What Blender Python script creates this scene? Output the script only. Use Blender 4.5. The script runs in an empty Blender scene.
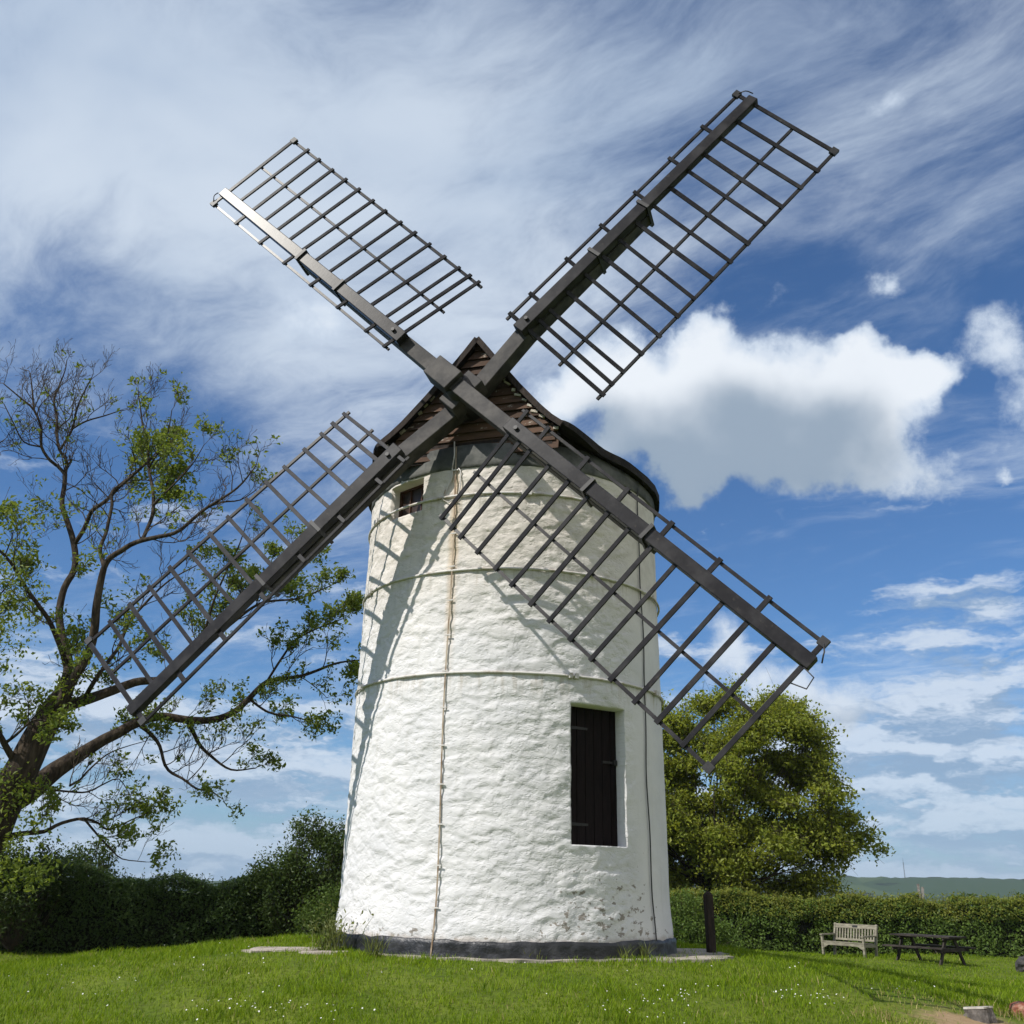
import bpy, math, random
import numpy as np
from mathutils import Vector, Matrix
R_ = math.radians
rng = np.random.default_rng(7)
random.seed(7)
scene = bpy.context.scene
col = scene.collection

# ------------------------------------------------------------------ camera
F_PX, PITCH, ROLL = 966.08, 0.3687, 0.0214
CAM = np.array([0.0, -17.2057, 1.0646])
_F = np.array([0, math.cos(PITCH), math.sin(PITCH)])
_R = np.array([1.0, 0, 0]); _U = np.cross(_R, _F)
RX = _R*math.cos(ROLL) + _U*math.sin(ROLL)
UX = -_R*math.sin(ROLL) + _U*math.cos(ROLL)
cd = bpy.data.cameras.new('camera'); cam = bpy.data.objects.new('camera', cd); col.objects.link(cam)
cd.sensor_width = 36; cd.lens = 36*F_PX/1024; cd.clip_end = 9000; cd.clip_start = 0.1
m = Matrix.Identity(4)
for i in range(3):
    m[i][0] = RX[i]; m[i][1] = UX[i]; m[i][2] = -_F[i]; m[i][3] = CAM[i]
cam.matrix_world = m
scene.camera = cam
def ray(px, py):
    d = ((px-512)/F_PX)*RX - ((py-512)/F_PX)*UX + _F
    return d
def at(px, py, y):                 # the point of the vertical plane at distance y that the photo shows at px, py
    d = ray(px, py); return CAM + d*((y-CAM[1])/d[1])
def pix(P):
    q = np.atleast_2d(P)-CAM; z = q@_F
    return np.stack([512+F_PX*(q@RX)/z, 512-F_PX*(q@UX)/z], 1)

# ------------------------------------------------------------------ world, sun, exposure
SUN_AZ, SUN_EL = R_(-57), R_(44)
SUN = Vector((math.sin(SUN_AZ)*math.cos(SUN_EL), -math.cos(SUN_AZ)*math.cos(SUN_EL), math.sin(SUN_EL)))
scene.view_settings.view_transform = 'Standard'
scene.view_settings.look = 'None'
EXPO = 0.35
scene.view_settings.exposure = EXPO
scene.view_settings.gamma = 1.0
scene.cycles.use_denoising = True
scene.cycles.max_bounces = 8
scene.cycles.transparent_max_bounces = 8
scene.cycles.sample_clamp_indirect = 6
sd = bpy.data.lights.new('sun', 'SUN'); sd.energy = 4.0; sd.angle = R_(0.53); sd.color = (1.0, 0.955, 0.88)
so = bpy.data.objects.new('sun', sd); col.objects.link(so)
so.rotation_euler = SUN.to_track_quat('Z', 'Y').to_euler(); so.location = (-20, -20, 40)

class NT:
    """small helper for node trees"""
    def __init__(s, t): s.t = t
    def n(s, typ, **kw):
        o = s.t.nodes.new(typ)
        for k, v in kw.items(): setattr(o, k, v)
        return o
    def put(s, sock, v):
        if hasattr(v, 'links') or isinstance(v, bpy.types.NodeSocket): s.t.links.new(v, sock)
        elif isinstance(v, (tuple, list)) and len(v) == 3 and sock.type == 'RGBA': sock.default_value = (*v, 1)
        else: sock.default_value = v
    def math(s, op, a, b=0.0, c=None, clamp=False):
        o = s.n('ShaderNodeMath', operation=op, use_clamp=clamp)
        s.put(o.inputs[0], a); s.put(o.inputs[1], b)
        if c is not None: s.put(o.inputs[2], c)
        return o.outputs[0]
    def vec(s, op, a, b=None, scale=None):
        o = s.n('ShaderNodeVectorMath', operation=op)
        s.put(o.inputs[0], a)
        if b is not None: s.put(o.inputs[1], b)
        if scale is not None: s.put(o.inputs[3], scale)
        return o.outputs[1] if op in ('DISTANCE', 'DOT_PRODUCT', 'LENGTH') else o.outputs[0]
    def ramp(s, v, a, b, lo=0.0, hi=1.0, smooth=True):
        o = s.n('ShaderNodeMapRange'); o.interpolation_type = 'SMOOTHSTEP' if smooth else 'LINEAR'
        o.clamp = True
        s.put(o.inputs[0], v); s.put(o.inputs[1], a); s.put(o.inputs[2], b); s.put(o.inputs[3], lo); s.put(o.inputs[4], hi)
        return o.outputs[0]
    def noise(s, vec, scale, detail=4, rough=.5, dist=0.0, color=False):
        o = s.n('ShaderNodeTexNoise'); s.put(o.inputs['Vector'], vec)
        o.inputs['Scale'].default_value = scale; o.inputs['Detail'].default_value = detail
        o.inputs['Roughness'].default_value = rough; o.inputs['Distortion'].default_value = dist
        return o.outputs['Color'] if color else o.outputs['Fac']
    def mix(s, f, a, b, mode='MIX'):
        o = s.n('ShaderNodeMix', data_type='RGBA', blend_type=mode)
        s.put(o.inputs[0], f); s.put(o.inputs[6], a); s.put(o.inputs[7], b)
        return o.outputs[2]
    def mapping(s, vec, scale=(1, 1, 1), rot=(0, 0, 0), loc=(0, 0, 0)):
        o = s.n('ShaderNodeMapping'); s.put(o.inputs[0], vec)
        o.inputs['Location'].default_value = loc; o.inputs['Rotation'].default_value = rot; o.inputs['Scale'].default_value = scale
        return o.outputs[0]
    def sep(s, v):
        o = s.n('ShaderNodeSeparateXYZ'); s.put(o.inputs[0], v); return o.outputs
    def comb(s, x, y, z):
        o = s.n('ShaderNodeCombineXYZ'); s.put(o.inputs[0], x); s.put(o.inputs[1], y); s.put(o.inputs[2], z); return o.outputs[0]

def build_world():
    w = bpy.data.worlds.new('World'); scene.world = w; w.use_nodes = True
    t = w.node_tree; t.nodes.clear(); N = NT(t)
    out = N.n('ShaderNodeOutputWorld'); bg = N.n('ShaderNodeBackground')
    t.links.new(bg.outputs[0], out.inputs[0])
    sky = N.n('ShaderNodeTexSky', sky_type='NISHITA'); sky.sun_disc = False
    sky.sun_elevation = SUN_EL
    sky.sun_rotation = math.atan2(SUN.x, SUN.y)
    sky.altitude = 0; sky.air_density = 1.0; sky.dust_density = 0.6; sky.ozone_density = 2.5
    STR = 0.1
    bg.inputs[1].default_value = STR
    g = N.n('ShaderNodeTexCoord').outputs['Generated']
    d0 = N.vec('NORMALIZE', g)
    x, y, z = N.sep(d0)
    zc = N.math('MAXIMUM', z, 0.02)
    base = N.mix(1.0, sky.outputs[0], (.47, .68, .90), 'MULTIPLY')
    K = 1.0/(STR*2**EXPO)
    def C(r, g_, b): return (r*K, g_*K, b*K)
    # thin veil and streaks of high cloud, on a flat layer above the place
    pl = N.comb(N.math('DIVIDE', x, N.math('ADD', zc, 0.12)), N.math('DIVIDE', y, N.math('ADD', zc, 0.12)), 0.0)
    pr = N.mapping(pl, rot=(0, 0, R_(38)))
    warp = N.noise(pr, 1.3, 3, .5, color=True)
    prw = N.vec('ADD', pr, N.vec('SCALE', N.vec('SUBTRACT', warp, (.5, .5, .5)), scale=0.55))
    st = N.noise(N.mapping(prw, scale=(1.0, 2.3, 1)), 1.7, 8, .62)
    st2 = N.noise(N.mapping(prw, scale=(0.8, 1.2, 1), loc=(3.3, 1.7, 0)), 1.4, 5, .52)
    fine = N.noise(N.mapping(prw, scale=(1.6, 3.2, 1), loc=(1, 4, 0)), 4.5, 6, .66)
    cir = N.math('ADD', N.math('MULTIPLY', st, .55), N.math('ADD', N.math('MULTIPLY', st2, .45), N.math('MULTIPLY', N.math('SUBTRACT', fine, .5), .34)))
    def dirn(px, py):
        v = ray(px, py); v = v/np.linalg.norm(v); return tuple(float(q) for q in v)
    def blob(d, px, py, rpx, soft=0.0):
        c = dirn(px, py)
        dist = N.vec('DISTANCE', d, c)
        # a pixel away from the middle of the picture covers a smaller angle
        k = 1.0/(1+((px-512)**2+(py-512)**2)/F_PX**2)**.8
        return N.ramp(dist, rpx*k/F_PX, soft*rpx*k/F_PX, 0, 1)
    def total(d, bl):
        acc = None
        for b in bl:
            v = blob(d, *b[:3], b[4] if len(b) > 4 else 0.0)
            if len(b) > 3 and b[3] != 1: v = N.math('MULTIPLY', v, b[3])
            acc = v if acc is None else N.math('ADD', acc, v)
        return acc
    # where the veil is thick (upper left) and where the blue shows
    cov = total(d0, [(60, 10, 300, .55), (120, 60, 420, .8), (380, 200, 330, .62), (450, 60, 300, .3), (40, 220, 240, .45), (250, 330, 230, .3), (640, 120, 300, .55), (880, 60, 330, .42), (560, 330, 260, .3),
                     (80, 370, 150, .38), (980, 200, 200, .15), (300, 420, 160, .12),
                     (60, 290, 130, -.42), (150, 470, 200, -.3), (760, 230, 150, -.22), (700, 560, 260, -.42), (940, 540, 160, -.2)])
    cirv = N.math('ADD', cir, N.math('MULTIPLY', cov, 0.30))
    ca = N.ramp(cirv, 0.42, 0.88, 0, 0.88)
    veil = N.mix(N.ramp(st2, .35, .65), C(.46, .57, .73), C(.70, .79, .90))
    c1 = N.mix(ca, base, veil)
    # heaped cloud: soft discs on the sky, their rims broken up by noise
    n1 = N.vec('SUBTRACT', N.noise(d0, 9.0, 3, .55, color=True), (.5, .5, .5))
    n2 = N.vec('SUBTRACT', N.noise(d0, 34.0, 5, .62, color=True), (.5, .5, .5))
    dw = N.vec('ADD', d0, N.vec('ADD', N.vec('SCALE', n1, scale=.085), N.vec('SCALE', n2, scale=.026)))
    big = total(dw, [(600, 372, 72), (655, 385, 85), (720, 385, 95), (785, 395, 90), (850, 392, 80), (905, 400, 66), (690, 455, 62), (640, 430, 60), (850, 450, 50), (895, 450, 52),
                     (925, 468, 42, .5), (950, 484, 34, .38), (690, 490, 46, .6), (765, 455, 62, .75), (810, 465, 52, .6), (720, 420, 90, .6), (700, 340, 45), (870, 360, 45), (925, 375, 45), (560, 400, 50), (600, 460, 45, .7),
                     (1010, 350, 95, .40), (980, 330, 55, .26), (1040, 420, 80, .38),
                     (890, 106, 40, .55), (885, 292, 32, .72), (999, 467, 22, .7),
                     (295, 312, 74, .52), (330, 335, 50, .36),
                     (730, 660, 60, .6), (800, 680, 66, .75), (860, 705, 50, .7), (760, 720, 60, .6)])
    fb = N.noise(d0, 21.0, 8, .63)
    dens = N.math('ADD', big, N.math('MULTIPLY', N.math('SUBTRACT', fb, .5), 1.05))
    a_big = N.ramp(dens, .18, .64)
    gdw = N.vec('ADD', d0, N.vec('SCALE', n1, scale=.05))
    grey = total(gdw, [(800, 405, 70, .5), (860, 420, 60, .5), (700, 430, 90, .8), (770, 440, 80, .8), (840, 440, 70, .7), (630, 450, 80, .75), (740, 390, 60, .45), (690, 480, 60, .7), (900, 440, 50, .5), (590, 430, 60, .6), (650, 485, 60, .8), (700, 500, 55, .8), (760, 478, 60, .9), (825, 482, 60, .85), (885, 480, 55, .7), (940, 490, 45, .5),
                       (800, 720, 70, .6), (860, 735, 60, .6)])
    gn = N.math('ADD', grey, N.math('MULTIPLY', N.math('SUBTRACT', N.noise(d0, 13, 4, .55), .5), .8))
    bright = N.mix(N.ramp(dens, .35, 1.1), C(.60, .70, .84), C(.88, .93, .99))
    heap = N.mix(N.ramp(gn, .0, 1.2, 0, .95), bright, C(.30, .385, .49))
    c2 = N.mix(N.math('MULTIPLY', a_big, .96), c1, heap)
    # flat layers low over the horizon
    az = N.math('ARCTAN2', x, y)
    lay = N.comb(N.math('MULTIPLY', az, 2.2), N.math('MULTIPLY', z, 13.0), 0.0)
    lw = N.vec('SUBTRACT', N.noise(N.comb(N.math('MULTIPLY', az, 7.0), N.math('MULTIPLY', z, 16.0), 0.0), 2.0, 4, .6, color=True), (.5, .5, .5))
    layw = N.vec('ADD', lay, N.vec('SCALE', lw, scale=.55))
    ln = N.noise(layw, 1.9, 6, .56)
    lowz = N.ramp(z, .30, .05)
    streak = total(d0, [(930, 605, 80, .20), (860, 620, 70, .14), (1000, 600, 60, .16), (960, 720, 110, .16), (60, 660, 90, .1)])
    la = N.ramp(N.math('ADD', N.math('ADD', ln, N.math('MULTIPLY', lowz, .24)), streak), .57, .76, 0, .85)
    la = N.math('MULTIPLY', la, N.ramp(z, .44, .30))
    ls = N.noise(N.vec('ADD', layw, (0.0, .22, 0)), 1.9, 6, .56)
    lcol = N.mix(N.ramp(N.math('SUBTRACT', ls, ln), -.09, .09), C(.66, .75, .87), C(.29, .41, .58))
    c3 = N.mix(la, c2, lcol)
    # pale air right at the horizon
    c4 = N.mix(N.ramp(z, .13, -.02, 0, .6), c3, C(.34, .49, .68))
    # unseen broad cloud added behind the camera to brighten the shaded wall
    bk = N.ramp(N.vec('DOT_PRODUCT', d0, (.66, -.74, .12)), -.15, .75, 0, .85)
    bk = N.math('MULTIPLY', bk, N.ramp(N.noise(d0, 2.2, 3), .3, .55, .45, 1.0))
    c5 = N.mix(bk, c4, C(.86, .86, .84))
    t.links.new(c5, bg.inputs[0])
    w.cycles.sampling_method = 'MANUAL'; w.cycles.sample_map_resolution = 512
build_world()

# ------------------------------------------------------------------ helpers
def tag(o, label=None, cat=None, group=None, kind=None):
    if label: o['label'] = label
    if cat: o['category'] = cat
    if group: o['group'] = group
    if kind: o['kind'] = kind
    return o
def empty(name, loc=(0, 0, 0), rz=0.0, parent=None):
    o = bpy.data.objects.new(name, None); o.location = loc; o.rotation_euler = (0, 0, rz)
    o.empty_display_size = .2
    if parent: o.parent = parent
    col.objects.link(o); return o
def link_np(name, V, faces, mat, parent=None, smooth=False):
    """faces: list of integer arrays (n, k), each with its own k"""
    me = bpy.data.meshes.new(name)
    V = np.asarray(V, dtype=np.float32)
    fl = [np.asarray(f, dtype=np.int32) for f in faces if len(f)]
    loops = np.concatenate([f.ravel() for f in fl]); tot = np.concatenate([np.full(len(f), f.shape[1], np.int32) for f in fl])
    start = np.concatenate([[0], np.cumsum(tot)[:-1]]).astype(np.int32)
    me.vertices.add(len(V)); me.vertices.foreach_set('co', V.ravel())
    me.loops.add(len(loops)); me.loops.foreach_set('vertex_index', loops)
    me.polygons.add(len(tot)); me.polygons.foreach_set('loop_start', start)
    me.polygons.foreach_set('use_smooth', np.full(len(tot), bool(smooth)))
    me.update(calc_edges=True); me.validate()
    for mm in (mat if isinstance(mat, (list, tuple)) else [mat]): me.materials.append(mm)
    o = bpy.data.objects.new(name, me); col.objects.link(o)
    if parent: o.parent = parent
    return o
class MB:
    """collects boxes, bars, tubes and sheets; build() links them as ONE mesh object"""
    def __init__(s): s.v = []; s.f = {}; s.n = 0
    def add(s, V, F):
        V = np.asarray(V, float).reshape(-1, 3); s.v.append(V)
        for f in F: s.f.setdefault(len(f), []).append([i+s.n for i in f])
        s.n += len(V)
    def bar(s, p0, p1, w, d, side, taper=1.0):
        """box from p0 to p1; w across (along side), d deep (along axis x side)"""
        p0 = np.asarray(p0, float); p1 = np.asarray(p1, float); a = p1-p0; a /= np.linalg.norm(a)
        u = np.asarray(side, float); u = u-a*(u@a); u /= np.linalg.norm(u); n = np.cross(a, u)
        V = []
        for p, k in ((p0, 1.0), (p1, taper)):
            for su, sn in ((-1, -1), (1, -1), (1, 1), (-1, 1)): V.append(p+u*su*w*k/2+n*sn*d*k/2)
        s.add(V, [(3, 2, 1, 0), (4, 5, 6, 7), (0, 1, 5, 4), (1, 2, 6, 5), (2, 3, 7, 6), (3, 0, 4, 7)])
    def box(s, c, size, rz=0.0):
        c = np.asarray(c, float); x, y, z = np.asarray(size, float)/2
        ca, sa = math.cos(rz), math.sin(rz); V = []
        for dz in (-z, z):
            for dx, dy in ((-x, -y), (x, -y), (x, y), (-x, y)): V.append(c+np.array([dx*ca-dy*sa, dx*sa+dy*ca, dz]))
        s.add(V, [(3, 2, 1, 0), (4, 5, 6, 7), (0, 1, 5, 4), (1, 2, 6, 5), (2, 3, 7, 6), (3, 0, 4, 7)])
    def tube(s, pts, rad, seg=6, closed=False):
        P = np.asarray(pts, float); n = len(P); rad = np.broadcast_to(np.asarray(rad, float), (n,))
        T = np.gradient(P, axis=0) if not closed else np.roll(P, -1, 0)-np.roll(P, 1, 0)
        T /= np.linalg.norm(T, axis=1)[:, None]+1e-9
        u = np.cross(T[0], [0, 0, 1.0]); u = u if np.linalg.norm(u) > .1 else np.cross(T[0], [1.0, 0, 0])
        V = []; a = np.linspace(0, 2*np.pi, seg, endpoint=False)
        for i in range(n):
            u = u-T[i]*(u@T[i]); u /= np.linalg.norm(u)+1e-9; w = np.cross(T[i], u)
            V.append(P[i]+rad[i]*(np.cos(a)[:, None]*u+np.sin(a)[:, None]*w))
        V = np.concatenate(V); F = []
        for i in range(n if closed else n-1):
            j = (i+1) % n
            for k in range(seg):
                l = (k+1) % seg; F.append((i*seg+k, i*seg+l, j*seg+l, j*seg+k))
        if not closed:
            F.append(tuple(range(seg))[::-1]); F.append(tuple((n-1)*seg+k for k in range(seg)))
        s.add(V, F)
    def build(s, name, mat, parent=None, smooth=False, bevel=0.0):
        o = link_np(name, np.concatenate(s.v), [np.array(f) for f in s.f.values()], mat, parent, smooth)
        if bevel:
            b = o.modifiers.new('bevel', 'BEVEL'); b.width = bevel; b.segments = 2; b.limit_method = 'ANGLE'
        return o
# value noise for shaping meshes
_perm = np.random.default_rng(3).random((64, 64, 64)).astype(np.float32)
def vnoise(p):
    p = np.asarray(p, float); i = np.floor(p).astype(int); f = p-i; f = f*f*(3-2*f); i &= 63; j = (i+1) & 63
    o = 0
    for a in (0, 1):
        for b in (0, 1):
            for c in (0, 1):
                w = (f[..., 0] if a else 1-f[..., 0])*(f[..., 1] if b else 1-f[..., 1])*(f[..., 2] if c else 1-f[..., 2])
                o = o+w*_perm[(j if a else i)[..., 0], (j if b else i)[..., 1], (j if c else i)[..., 2]]
    return o*2-1
def fbm(p, oct=4, gain=.5):
    a = 1.0; s = 0; t = 0; p = np.asarray(p, float)
    for k in range(oct): s = s+a*vnoise(p+17.3*k); t += a; a *= gain; p = p*2.03
    return s/t
def sstep(a, b, x):
    t = np.clip((np.asarray(x, float)-a)/(b-a), 0, 1); return t*t*(3-2*t)

# ------------------------------------------------------------------ materials
def mat(name, color, rough=.7, spec=.4, bump=None, metallic=0.0):
    """bump: (scale, strength, distance)"""
    m = bpy.data.materials.new(name); m.use_nodes = True; t = m.node_tree; N = NT(t)
    b = t.nodes['Principled BSDF']; b.inputs['Roughness'].default_value = rough; b.inputs['Specular IOR Level'].default_value = spec
    b.inputs['Metallic'].default_value = metallic
    m['N'] = 1
    if callable(color): c = color(N)
    else: c = color
    N.put(b.inputs['Base Color'], c)
    if bump:
        bn = N.n('ShaderNodeBump'); bn.inputs['Strength'].default_value = bump[1]; bn.inputs['Distance'].default_value = bump[2]
        h = bump[0](N) if callable(bump[0]) else N.noise(N.n('ShaderNodeTexCoord').outputs['Object'], bump[0], 5, .6)
        t.links.new(h, bn.inputs['Height']); t.links.new(bn.outputs[0], b.inputs['Normal'])
    return m
def obj_co(N): return N.n('ShaderNodeTexCoord').outputs['Object']
def mottled(c1, c2, scale, lo=.35, hi=.65, stretch=(1, 1, 1)):
    return lambda N: N.mix(N.ramp(N.noise(N.mapping(obj_co(N), scale=stretch), scale, 5, .6), lo, hi), c1, c2)
def leaf_mat(name, cols, transl=.35, patch=1.2, gloss=.25):
    m = bpy.data.materials.new(name); m.use_nodes = True; t = m.node_tree; t.nodes.clear(); N = NT(t)
    out = N.n('ShaderNodeOutputMaterial')
    geo = N.n('ShaderNodeNewGeometry')
    r = geo.outputs['Random Per Island']
    c = N.mix(N.ramp(r, 0, 1, smooth=False), cols[0], cols[1])
    pn = N.noise(geo.outputs['Position'], patch, 3, .5)
    c = N.mix(N.ramp(pn, .38, .62), c, N.mix(r, cols[2], cols[1]))
    p = N.n('ShaderNodeBsdfPrincipled'); N.put(p.inputs['Base Color'], c); p.inputs['Roughness'].default_value = .5
    p.inputs['Specular IOR Level'].default_value = gloss
    tr = N.n('ShaderNodeBsdfTranslucent'); N.put(tr.inputs[0], N.mix(1.0, c, (1.25, 1.15, .55), 'MULTIPLY'))
    mx = N.n('ShaderNodeMixShader'); mx.inputs[0].default_value = transl
    t.links.new(p.outputs[0], mx.inputs[1]); t.links.new(tr.outputs[0], mx.inputs[2]); t.links.new(mx.outputs[0], out.inputs[0])
    return m

def wall_color(N):
    co = obj_co(N); x, y, z = N.sep(co)
    az = N.math('ARCTAN2', x, N.math('MULTIPLY', y, -1.0))
    s = N.math('MULTIPLY', az, 2.68)
    flat = N.comb(s, z, 0.0)
    base = N.mix(N.ramp(N.noise(flat, 1.1, 5, .6), .35, .7), (.675, .663, .665), (.595, .59, .60))
    # creamier, weathered limewash in the upper storeys
    up = N.math('ADD', z, N.math('MULTIPLY', N.noise(flat, .8, 3), 1.6))
    base = N.mix(N.ramp(up, 5.0, 7.4, 0, .8), base, N.mix(N.ramp(N.noise(flat, 3.0, 5, .65), .4, .65), (.65, .595, .525), (.53, .48, .42)))
    # rusty run-off either side of the lightning tape
    dx = N.math('ABSOLUTE', N.math('ADD', s, 2.68*R_(21.0)))
    ru = N.math('MULTIPLY', N.ramp(N.math('ADD', dx, N.math('MULTIPLY', N.noise(N.mapping(flat, scale=(5, .8, 1)), 2, 4), .12)), .19, .06), N.ramp(up, 4.2, 6.8, 0, .55))
    base = N.mix(ru, base, (.46, .31, .14))
    # faint grey rain streaks
    stz = N.noise(N.mapping(flat, scale=(9, .55, 1)), 1.0, 4, .6)
    base = N.mix(N.ramp(stz, .54, .78, 0, .34), base, (.47, .455, .42))
    # grime washed down from the hoops
    for hz in (7.01, 5.73, 4.08):
        dz = N.math('SUBTRACT', hz, z)
        gm = N.math('MULTIPLY', N.math('MULTIPLY', N.ramp(dz, .50, .03), N.ramp(dz, -.01, .02)), N.ramp(N.noise(N.mapping(flat, scale=(7, .9, 1)), 1.6, 4, .6), .44, .7, 0, .55))
        base = N.mix(gm, base, (.36, .31, .24))
    # chips through the limewash to the grey-brown stone, low on the right
    zone = N.math('MULTIPLY', N.ramp(N.math('ABSOLUTE', N.math('SUBTRACT', s, 1.55)), 1.6, .5), N.math('MULTIPLY', N.ramp(z, 1.7, .7), N.ramp(z, .25, .45)))
    zone = N.math('MAXIMUM', zone, N.math('MULTIPLY', N.ramp(z, .75, .4), .7))
    ch = N.noise(N.mapping(flat, scale=(1, 1.5, 1)), 6.5, 5, .66)
    chip = N.ramp(N.math('ADD', ch, N.math('MULTIPLY', zone, .14)), .685, .72, 0, .9)
    base = N.mix(chip, base, N.mix(N.noise(flat, 20, 3), (.30, .25, .20), (.16, .15, .14)))
    # old gutter stain just above the tarred foot
    ft = N.ramp(N.math('ADD', z, N.math('MULTIPLY', N.noise(flat, 5, 4, .6), -.25)), .30, .20, 0, .7)
    return N.mix(ft, base, (.42, .37, .33))
def wall_height(N):
    co = obj_co(N); x, y, z = N.sep(co)
    az = N.math('ARCTAN2', x, N.math('MULTIPLY', y, -1.0)); s = N.math('MULTIPLY', az, 2.68)
    fl = N.comb(s, N.math('MULTIPLY', z, 1.6), 0.0)
    flw = N.vec('ADD', fl, N.vec('SCALE', N.vec('SUBTRACT', N.noise(fl, 3.0, 3, .6, color=True), (.5, .5, .5)), scale=.2))
    a = N.ramp(N.noise(flw, 4.2, 5, .62), .34, .58)
    b = N.noise(flw, 13.0, 5, .66)
    c = N.ramp(N.noise(flw, 9.0, 3, .6), .30, .44)
    h = N.math('ADD', N.math('MULTIPLY', a, .42), N.math('ADD', N.math('MULTIPLY', b, .34), N.math('MULTIPLY', c, .24)))
    # relief flattened on the back-right part, standing in for shade there
    k = N.ramp(s, 1.95, 2.35, 1.0, .12)
    return N.math('MULTIPLY', h, k)
M = {}
M['wall'] = mat('limewash', wall_color, .85, .25, (wall_height, .52, .038))
M['tar'] = mat('tar', mottled((.012, .013, .016), (.05, .05, .055), 5, .45, .75), .42, .5, (9, .7, .03))
M['curb'] = mat('grey_render', mottled((.06, .063, .06), (.15, .15, .14), 2.2), .9, .2, (9, .6, .02))
M['band'] = mat('painted_iron', mottled((.60, .575, .55), (.32, .26, .20), 6, .45, .75), .6, .3, (30, .3, .004))
M['tape'] = mat('copper_tape', mottled((.40, .33, .25), (.16, .10, .055), 2.5, .4, .62), .6, .3)
M['cable'] = mat('black_cable', (.03, .03, .032), .5, .4)
M['door'] = mat('tarred_boards', mottled((.004, .0025, .0028), (.011, .006, .006), 9, stretch=(6, 6, .5)), .75, .15, (14, .4, .01))
M['iron'] = mat('black_iron', mottled((.008, .008, .009), (.02, .018, .017), 12), .5, .4)
M['glass'] = mat('window_glass', mottled((.02, .012, .008), (.05, .028, .018), 8), .45, .4)
M['winframe'] = mat('brown_frame', mottled((.05, .022, .012), (.085, .04, .025), 8), .6, .3)
def sail_col(N):
    co = obj_co(N); n = N.noise(co, 3.0, 5, .6)
    c = N.mix(N.ramp(n, .4, .7), (.020, .019, .021), (.040, .038, .040))
    return N.mix(N.ramp(N.noise(co, 9, 6, .7), .58, .72, 0, .55), c, (.08, .07, .06))
M['sail'] = mat('sail_paint', sail_col, .31, .09, (16, .25, .002))
M['stock'] = mat('grey_timber', mottled((.024, .022, .022), (.070, .063, .058), 3.5, .35, .7, (1, 1, 1)), .65, .3, (11, .5, .01))
def roof_col(N): return N.mix(N.ramp(N.noise(N.mapping(obj_co(N), scale=(1, 1, 1)), 5, 5, .6), .35, .7), (.011, .0095, .009), (.030, .024, .020))
M['roof'] = mat('old_roof_felt', roof_col, .85, .25, (14, .8, .03))
def board_col(N):
    co = obj_co(N); ri = N.n('ShaderNodeNewGeometry').outputs['Random Per Island']
    c = N.mix(ri, (.034, .020, .013), (.105, .060, .038))
    c = N.mix(N.ramp(N.noise(N.mapping(co, scale=(1, 1, 6)), 3.5, 5, .65), .45, .75), c, (.045, .030, .022))
    return N.mix(N.ramp(N.noise(N.mapping(co, scale=(1, 1, 2.5)), 5, 5, .72), .60, .66, 0, .85), c, (.36, .33, .28))
M['boards'] = mat('weathered_boards', board_col, .8, .25, (12, .6, .015))
M['mortar'] = mat('lime_mortar', mottled((.62, .58, .50), (.36, .31, .25), 9), .9, .2, (16, .9, .03))
M['bark'] = mat('bark', lambda N: N.mix(N.ramp(N.noise(N.mapping(obj_co(N), scale=(5, 5, 1.2)), 2.2, 6, .65), .35, .7), (.028, .021, .016), (.085, .066, .048)), .9, .15, (lambda N: N.noise(N.mapping(obj_co(N), scale=(6, 6, 1.2)), 3.0, 6, .65), .9, .05))
M['twig'] = mat('twig_bark', mottled((.035, .027, .020), (.085, .068, .050), 3), .85, .2)
M['ash_leaf'] = leaf_mat('ash_leaves', [(.11, .165, .025), (.23, .285, .055), (.10, .155, .028)], .45)
M['ash_leaf_dark'] = leaf_mat('shady_leaves', [(.025, .045, .010), (.055, .085, .018), (.03, .055, .014)], .3)
M['maple_leaf'] = leaf_mat('spring_leaves', [(.14, .185, .022), (.30, .33, .048), (.17, .22, .03)], .48, .8)
M['hedge_leaf'] = leaf_mat('hedge_leaves', [(.055, .105, .018), (.13, .195, .036), (.075, .12, .020)], .34, .9)
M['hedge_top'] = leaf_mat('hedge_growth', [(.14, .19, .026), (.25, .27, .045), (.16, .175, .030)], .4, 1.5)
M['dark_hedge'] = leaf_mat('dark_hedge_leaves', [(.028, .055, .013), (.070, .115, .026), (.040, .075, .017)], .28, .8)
M['bush_leaf'] = leaf_mat('bush_leaves', [(.034, .060, .014), (.085, .125, .028), (.044, .078, .016)], .3, .8)
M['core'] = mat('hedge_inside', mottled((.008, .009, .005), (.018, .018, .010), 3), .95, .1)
M['blossom'] = mat('white_blossom', (.75, .74, .66), .8, .2)
M['stone'] = mat('pale_stone', mottled((.42, .37, .32), (.26, .22, .19), 3), .9, .2, (12, .6, .02))
M['concrete'] = mat('old_concrete', mottled((.36, .32, .27), (.22, .20, .165), 2.5), .9, .2, (14, .6, .02))
M['teak'] = mat('silvered_teak', mottled((.27, .25, .19), (.16, .145, .11), 5, stretch=(1, 1, 4)), .8, .25)
M['darkwood'] = mat('dark_table_wood', mottled((.022, .018, .015), (.055, .045, .038), 4), .8, .25, (14, .4, .01))
M['postwood'] = mat('tarred_post', mottled((.014, .010, .008), (.032, .022, .017), 6, stretch=(3, 3, .6)), .8, .25, (14, .5, .02))
M['greywood'] = mat('grey_dead_wood', mottled((.34, .32, .30), (.16, .14, .13), 7), .9, .2)
M['plaque'] = mat('dark_plaque', (.03, .028, .025), .4, .4)
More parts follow.
